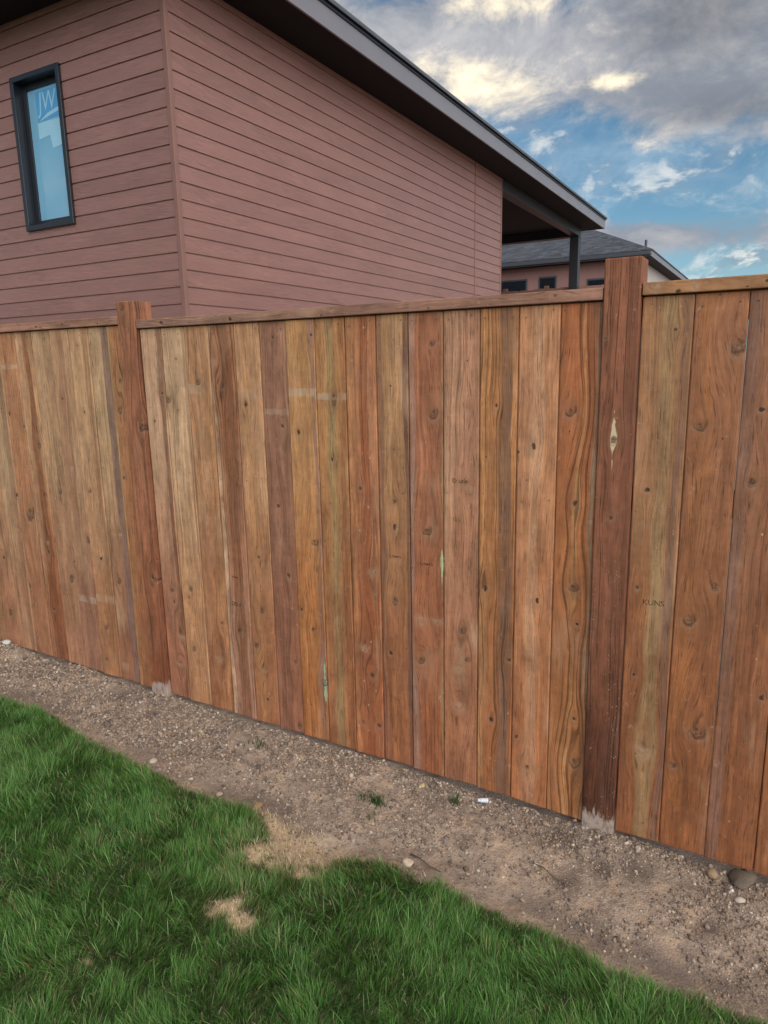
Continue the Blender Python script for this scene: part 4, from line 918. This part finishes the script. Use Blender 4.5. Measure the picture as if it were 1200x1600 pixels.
def grass():
    N = 1150000
    x = RNG.uniform(-6.0, 1.6, N); y = RNG.uniform(-2.6, -0.30, N)
    le = lawn_edge(x)
    ed = le-y                                               # distance inside the lawn
    st = straw_amt(x, y)
    vis = ((y > -0.62*(x+0.1)-1.95-0.6) & (x > -3.9) & (x < 0.35) & (y > -1.72))
    p = np.where(vis, 1.0, 0.14)*np.clip(ed/0.03+0.15, 0, 1)*(1-0.93*np.clip(st*1.3, 0, 1))
    clump = fbm(x, y, 26, 2, 8)
    p *= np.clip(0.35+1.1*clump, 0.35, 1.0)
    k = RNG.random(N) < p; x, y, st, ed = x[k], y[k], st[k], ed[k]; n = len(x)
    big = fbm(x, y, 2.0, 3, 12); mid = fbm(x, y, 8, 2, 13); fin = fbm(x, y, 26, 2, 8)
    cs = 0.062; gi = np.floor(x/cs).astype(int); gj = np.floor(y/cs).astype(int)
    rg = np.random.default_rng(5); JX = rg.random((128, 128)); JY = rg.random((128, 128)); JT = rg.random((128, 128)); JL = rg.random((128, 128)); JA = rg.random((128, 128))*2*np.pi
    bd = np.full(n, 9.0); bx = np.zeros(n); by = np.zeros(n); bi_ = np.zeros(n, int); bj_ = np.zeros(n, int)
    for di in (-1, 0, 1):
        for dj in (-1, 0, 1):
            a, b_ = (gi+di) % 128, (gj+dj) % 128
            px = (gi+di+JX[a, b_])*cs; py = (gj+dj+JY[a, b_])*cs; d = np.hypot(x-px, y-py); s = d < bd
            bd[s] = d[s]; bx[s] = px[s]; by[s] = py[s]; bi_[s] = a[s]; bj_[s] = b_[s]
    jt, jl, ja = JT[bi_, bj_], JL[bi_, bj_], JA[bi_, bj_]
    flow = 2*np.pi*(fbm(x, y, 2.6, 2, 17)*2.2)
    vx = (x-bx)/cs*1.5+np.cos(flow)*0.9+np.cos(ja)*0.55; vy = (y-by)/cs*1.5+np.sin(flow)*0.9+np.sin(ja)*0.55
    az = np.arctan2(vy, vx)+RNG.normal(0, 0.55, n)
    lean = np.clip(np.abs(RNG.normal(0.45+0.55*np.clip(mid*2-0.7, 0, 1)+0.45*jl+0.35*np.clip(bd/cs, 0, 1), 0.26, n)), 0.03, 1.42)
    L = RNG.uniform(0.024, 0.056, n)*(0.60+0.75*mid)*(0.75+0.5*(1-jl))*(1+0.25*RNG.random(n)**4)*(1-0.6*np.clip(st*1.4, 0, 1))
    L *= np.clip(0.6+ed/0.10, 0.6, 1.0)
    w = np.exp(RNG.normal(np.log(0.0016), 0.42, n))
    dark = np.array([0.036, 0.072, 0.016]); g1 = np.array([0.060, 0.185, 0.032]); g2 = np.array([0.150, 0.325, 0.068]); pal = np.array([0.26, 0.40, 0.17]); yel = np.array([0.34, 0.28, 0.15])
    t = np.clip(-0.25+0.95*big+0.80*jt+RNG.normal(-0.05, 0.22, n), 0, 1)[:, None]
    c1 = g1*(1-t)+g2*t
    u = RNG.random(n)
    c1 = np.where((u < 0.085)[:, None], pal*RNG.uniform(.6, 1.1, (n, 1)), c1)
    halo = straw_amt(x, y, 0.55)
    c1 = c1*(1-0.35*halo[:, None])+0.35*halo[:, None]*np.array([0.26, 0.25, 0.09])
    dry = (u > 0.955-0.30*np.clip(halo, 0, 1)-0.10*np.clip(fbm(x, y, 5, 2, 55)*2.4-1.25, 0, 1))
    c1 = np.where(dry[:, None], yel*RNG.uniform(.6, 1.4, (n, 1)), c1)
    c1 *= RNG.uniform(.75, 1.25, (n, 1))
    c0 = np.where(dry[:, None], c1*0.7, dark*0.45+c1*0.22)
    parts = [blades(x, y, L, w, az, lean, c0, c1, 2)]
    # long paler blades standing out of the mat
    m = 5200; x = RNG.uniform(-3.8, 0.2, m); y = RNG.uniform(-1.7, -0.45, m); k = (lawn_edge(x)-y > 0.03) & (straw_amt(x, y) < 0.3); x, y = x[k], y[k]; n = len(x)
    c1 = np.array([0.19, 0.36, 0.11])*RNG.uniform(.6, 1.3, (n, 1))
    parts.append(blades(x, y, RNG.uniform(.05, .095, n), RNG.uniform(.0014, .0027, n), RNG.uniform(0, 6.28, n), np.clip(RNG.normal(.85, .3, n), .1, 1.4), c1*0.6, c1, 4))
    V, F, C = join(parts)
    o = link('grass', raw_mesh('grass', V, F, C), GRASS); o['kind'] = 'stuff'
    # dead straw lying in the bare patches and thatch between
    m = 60000; x = RNG.uniform(-2.4, -0.9, m); y = RNG.uniform(-1.6, -0.40, m); s = straw_amt(x, y)
    k = RNG.random(m) < np.clip(s*1.2, 0, 1)*0.62; x, y = x[k], y[k]
    m2 = 9000; x2 = RNG.uniform(-3.8, .3, m2); y2 = RNG.uniform(-1.75, -.42, m2); k2 = (lawn_edge(x2)-y2 > -0.03); x, y = np.r_[x, x2[k2]], np.r_[y, y2[k2]]
    n = len(x)
    c1 = np.array([0.60, 0.48, 0.32])*RNG.uniform(.45, 1.25, (n, 1))
    V, F, C = blades(x, y, RNG.uniform(.008, .024, n), RNG.uniform(.0012, .0024, n), RNG.uniform(0, 6.28, n), RNG.uniform(1.42, 1.60, n), c1*.85, c1, 2, RNG.uniform(0.001, 0.009, n), 0.65)
    o = link('dry_straw', raw_mesh('dry_straw', V, F, C), tint_mat('straw_blade', 0.8, 1.0, 0.15)); o['kind'] = 'stuff'
grass()
# weeds on the dirt strip
def weed(x, y, n, L, spread, label, broad=0, col=(0.05, 0.12, 0.03)):
    px = x+RNG.normal(0, spread, n); py = y+RNG.normal(0, spread*.7, n)
    c1 = np.array(col)*RNG.uniform(.7, 1.4, (n, 1))
    parts = [blades(px, py, RNG.uniform(.5, 1.1, n)*L, RNG.uniform(.002, .004, n), RNG.uniform(0, 6.28, n), np.clip(RNG.normal(.9, .35, n), .1, 1.45), c1*.6, c1, 3)]
    if broad:
        c2 = np.array([0.15, 0.22, 0.12])*RNG.uniform(.7, 1.2, (broad, 1))
        V, F, C = blades(np.full(broad, x), np.full(broad, y), RNG.uniform(.035, .06, broad), RNG.uniform(.014, .02, broad), np.linspace(0, 5.6, broad)+RNG.normal(0, .3, broad), RNG.uniform(1.0, 1.4, broad), c2*.9, c2, 4, 0.006, 0.7)
        parts.append((V, F, C))
    V, F, C = join(parts)
    V = V-np.array([x, y, 0]); o = link('weed', raw_mesh('weed', V, F, C), GRASS); o.location = (x, y, 0)
    tag(o, label, 'weed', 'weeds sprouting on the dirt strip')
weed(-1.88, -.14, 46, .035, .022, 'low green weed tuft in the gravel, leftmost of the weeds below the middle boards')
weed(-1.78, -.09, 14, .02, .02, 'tiny sparse green sprout close to the fence, just right of the leftmost weed tuft')
weed(-1.22, -.25, 70, .05, .015, 'spiky green grass weed sprawling in the middle of the dirt strip')
weed(-1.28, -.24, 24, .03, .02, 'short weed clump just left of the spiky sprawling grass weed')
weed(-1.21, -.345, 16, .03, .018, 'small yellow green weed on the dark dirt near the lawn', 0, (0.09, 0.16, 0.03))
weed(-.96, -.10, 12, .04, .015, 'broad leaved pale green weed by the fence beside the plastic tube', 7)
weed(-1.07, -.07, 14, .03, .02, 'thin pale weed stalks against the fence left of the broad leaved weed', 0, (0.16, 0.2, 0.09))
weed(-1.02, -.35, 16, .016, .02, 'faint flat green weed on the dirt above the cream stone')
weed(-1.72, -.33, 16, .02, .022, 'small dull green weed on the dirt near the left lawn corner')
weed(-2.25, -.19, 10, .025, .012, 'single small sprout on the gravel right of the far post')
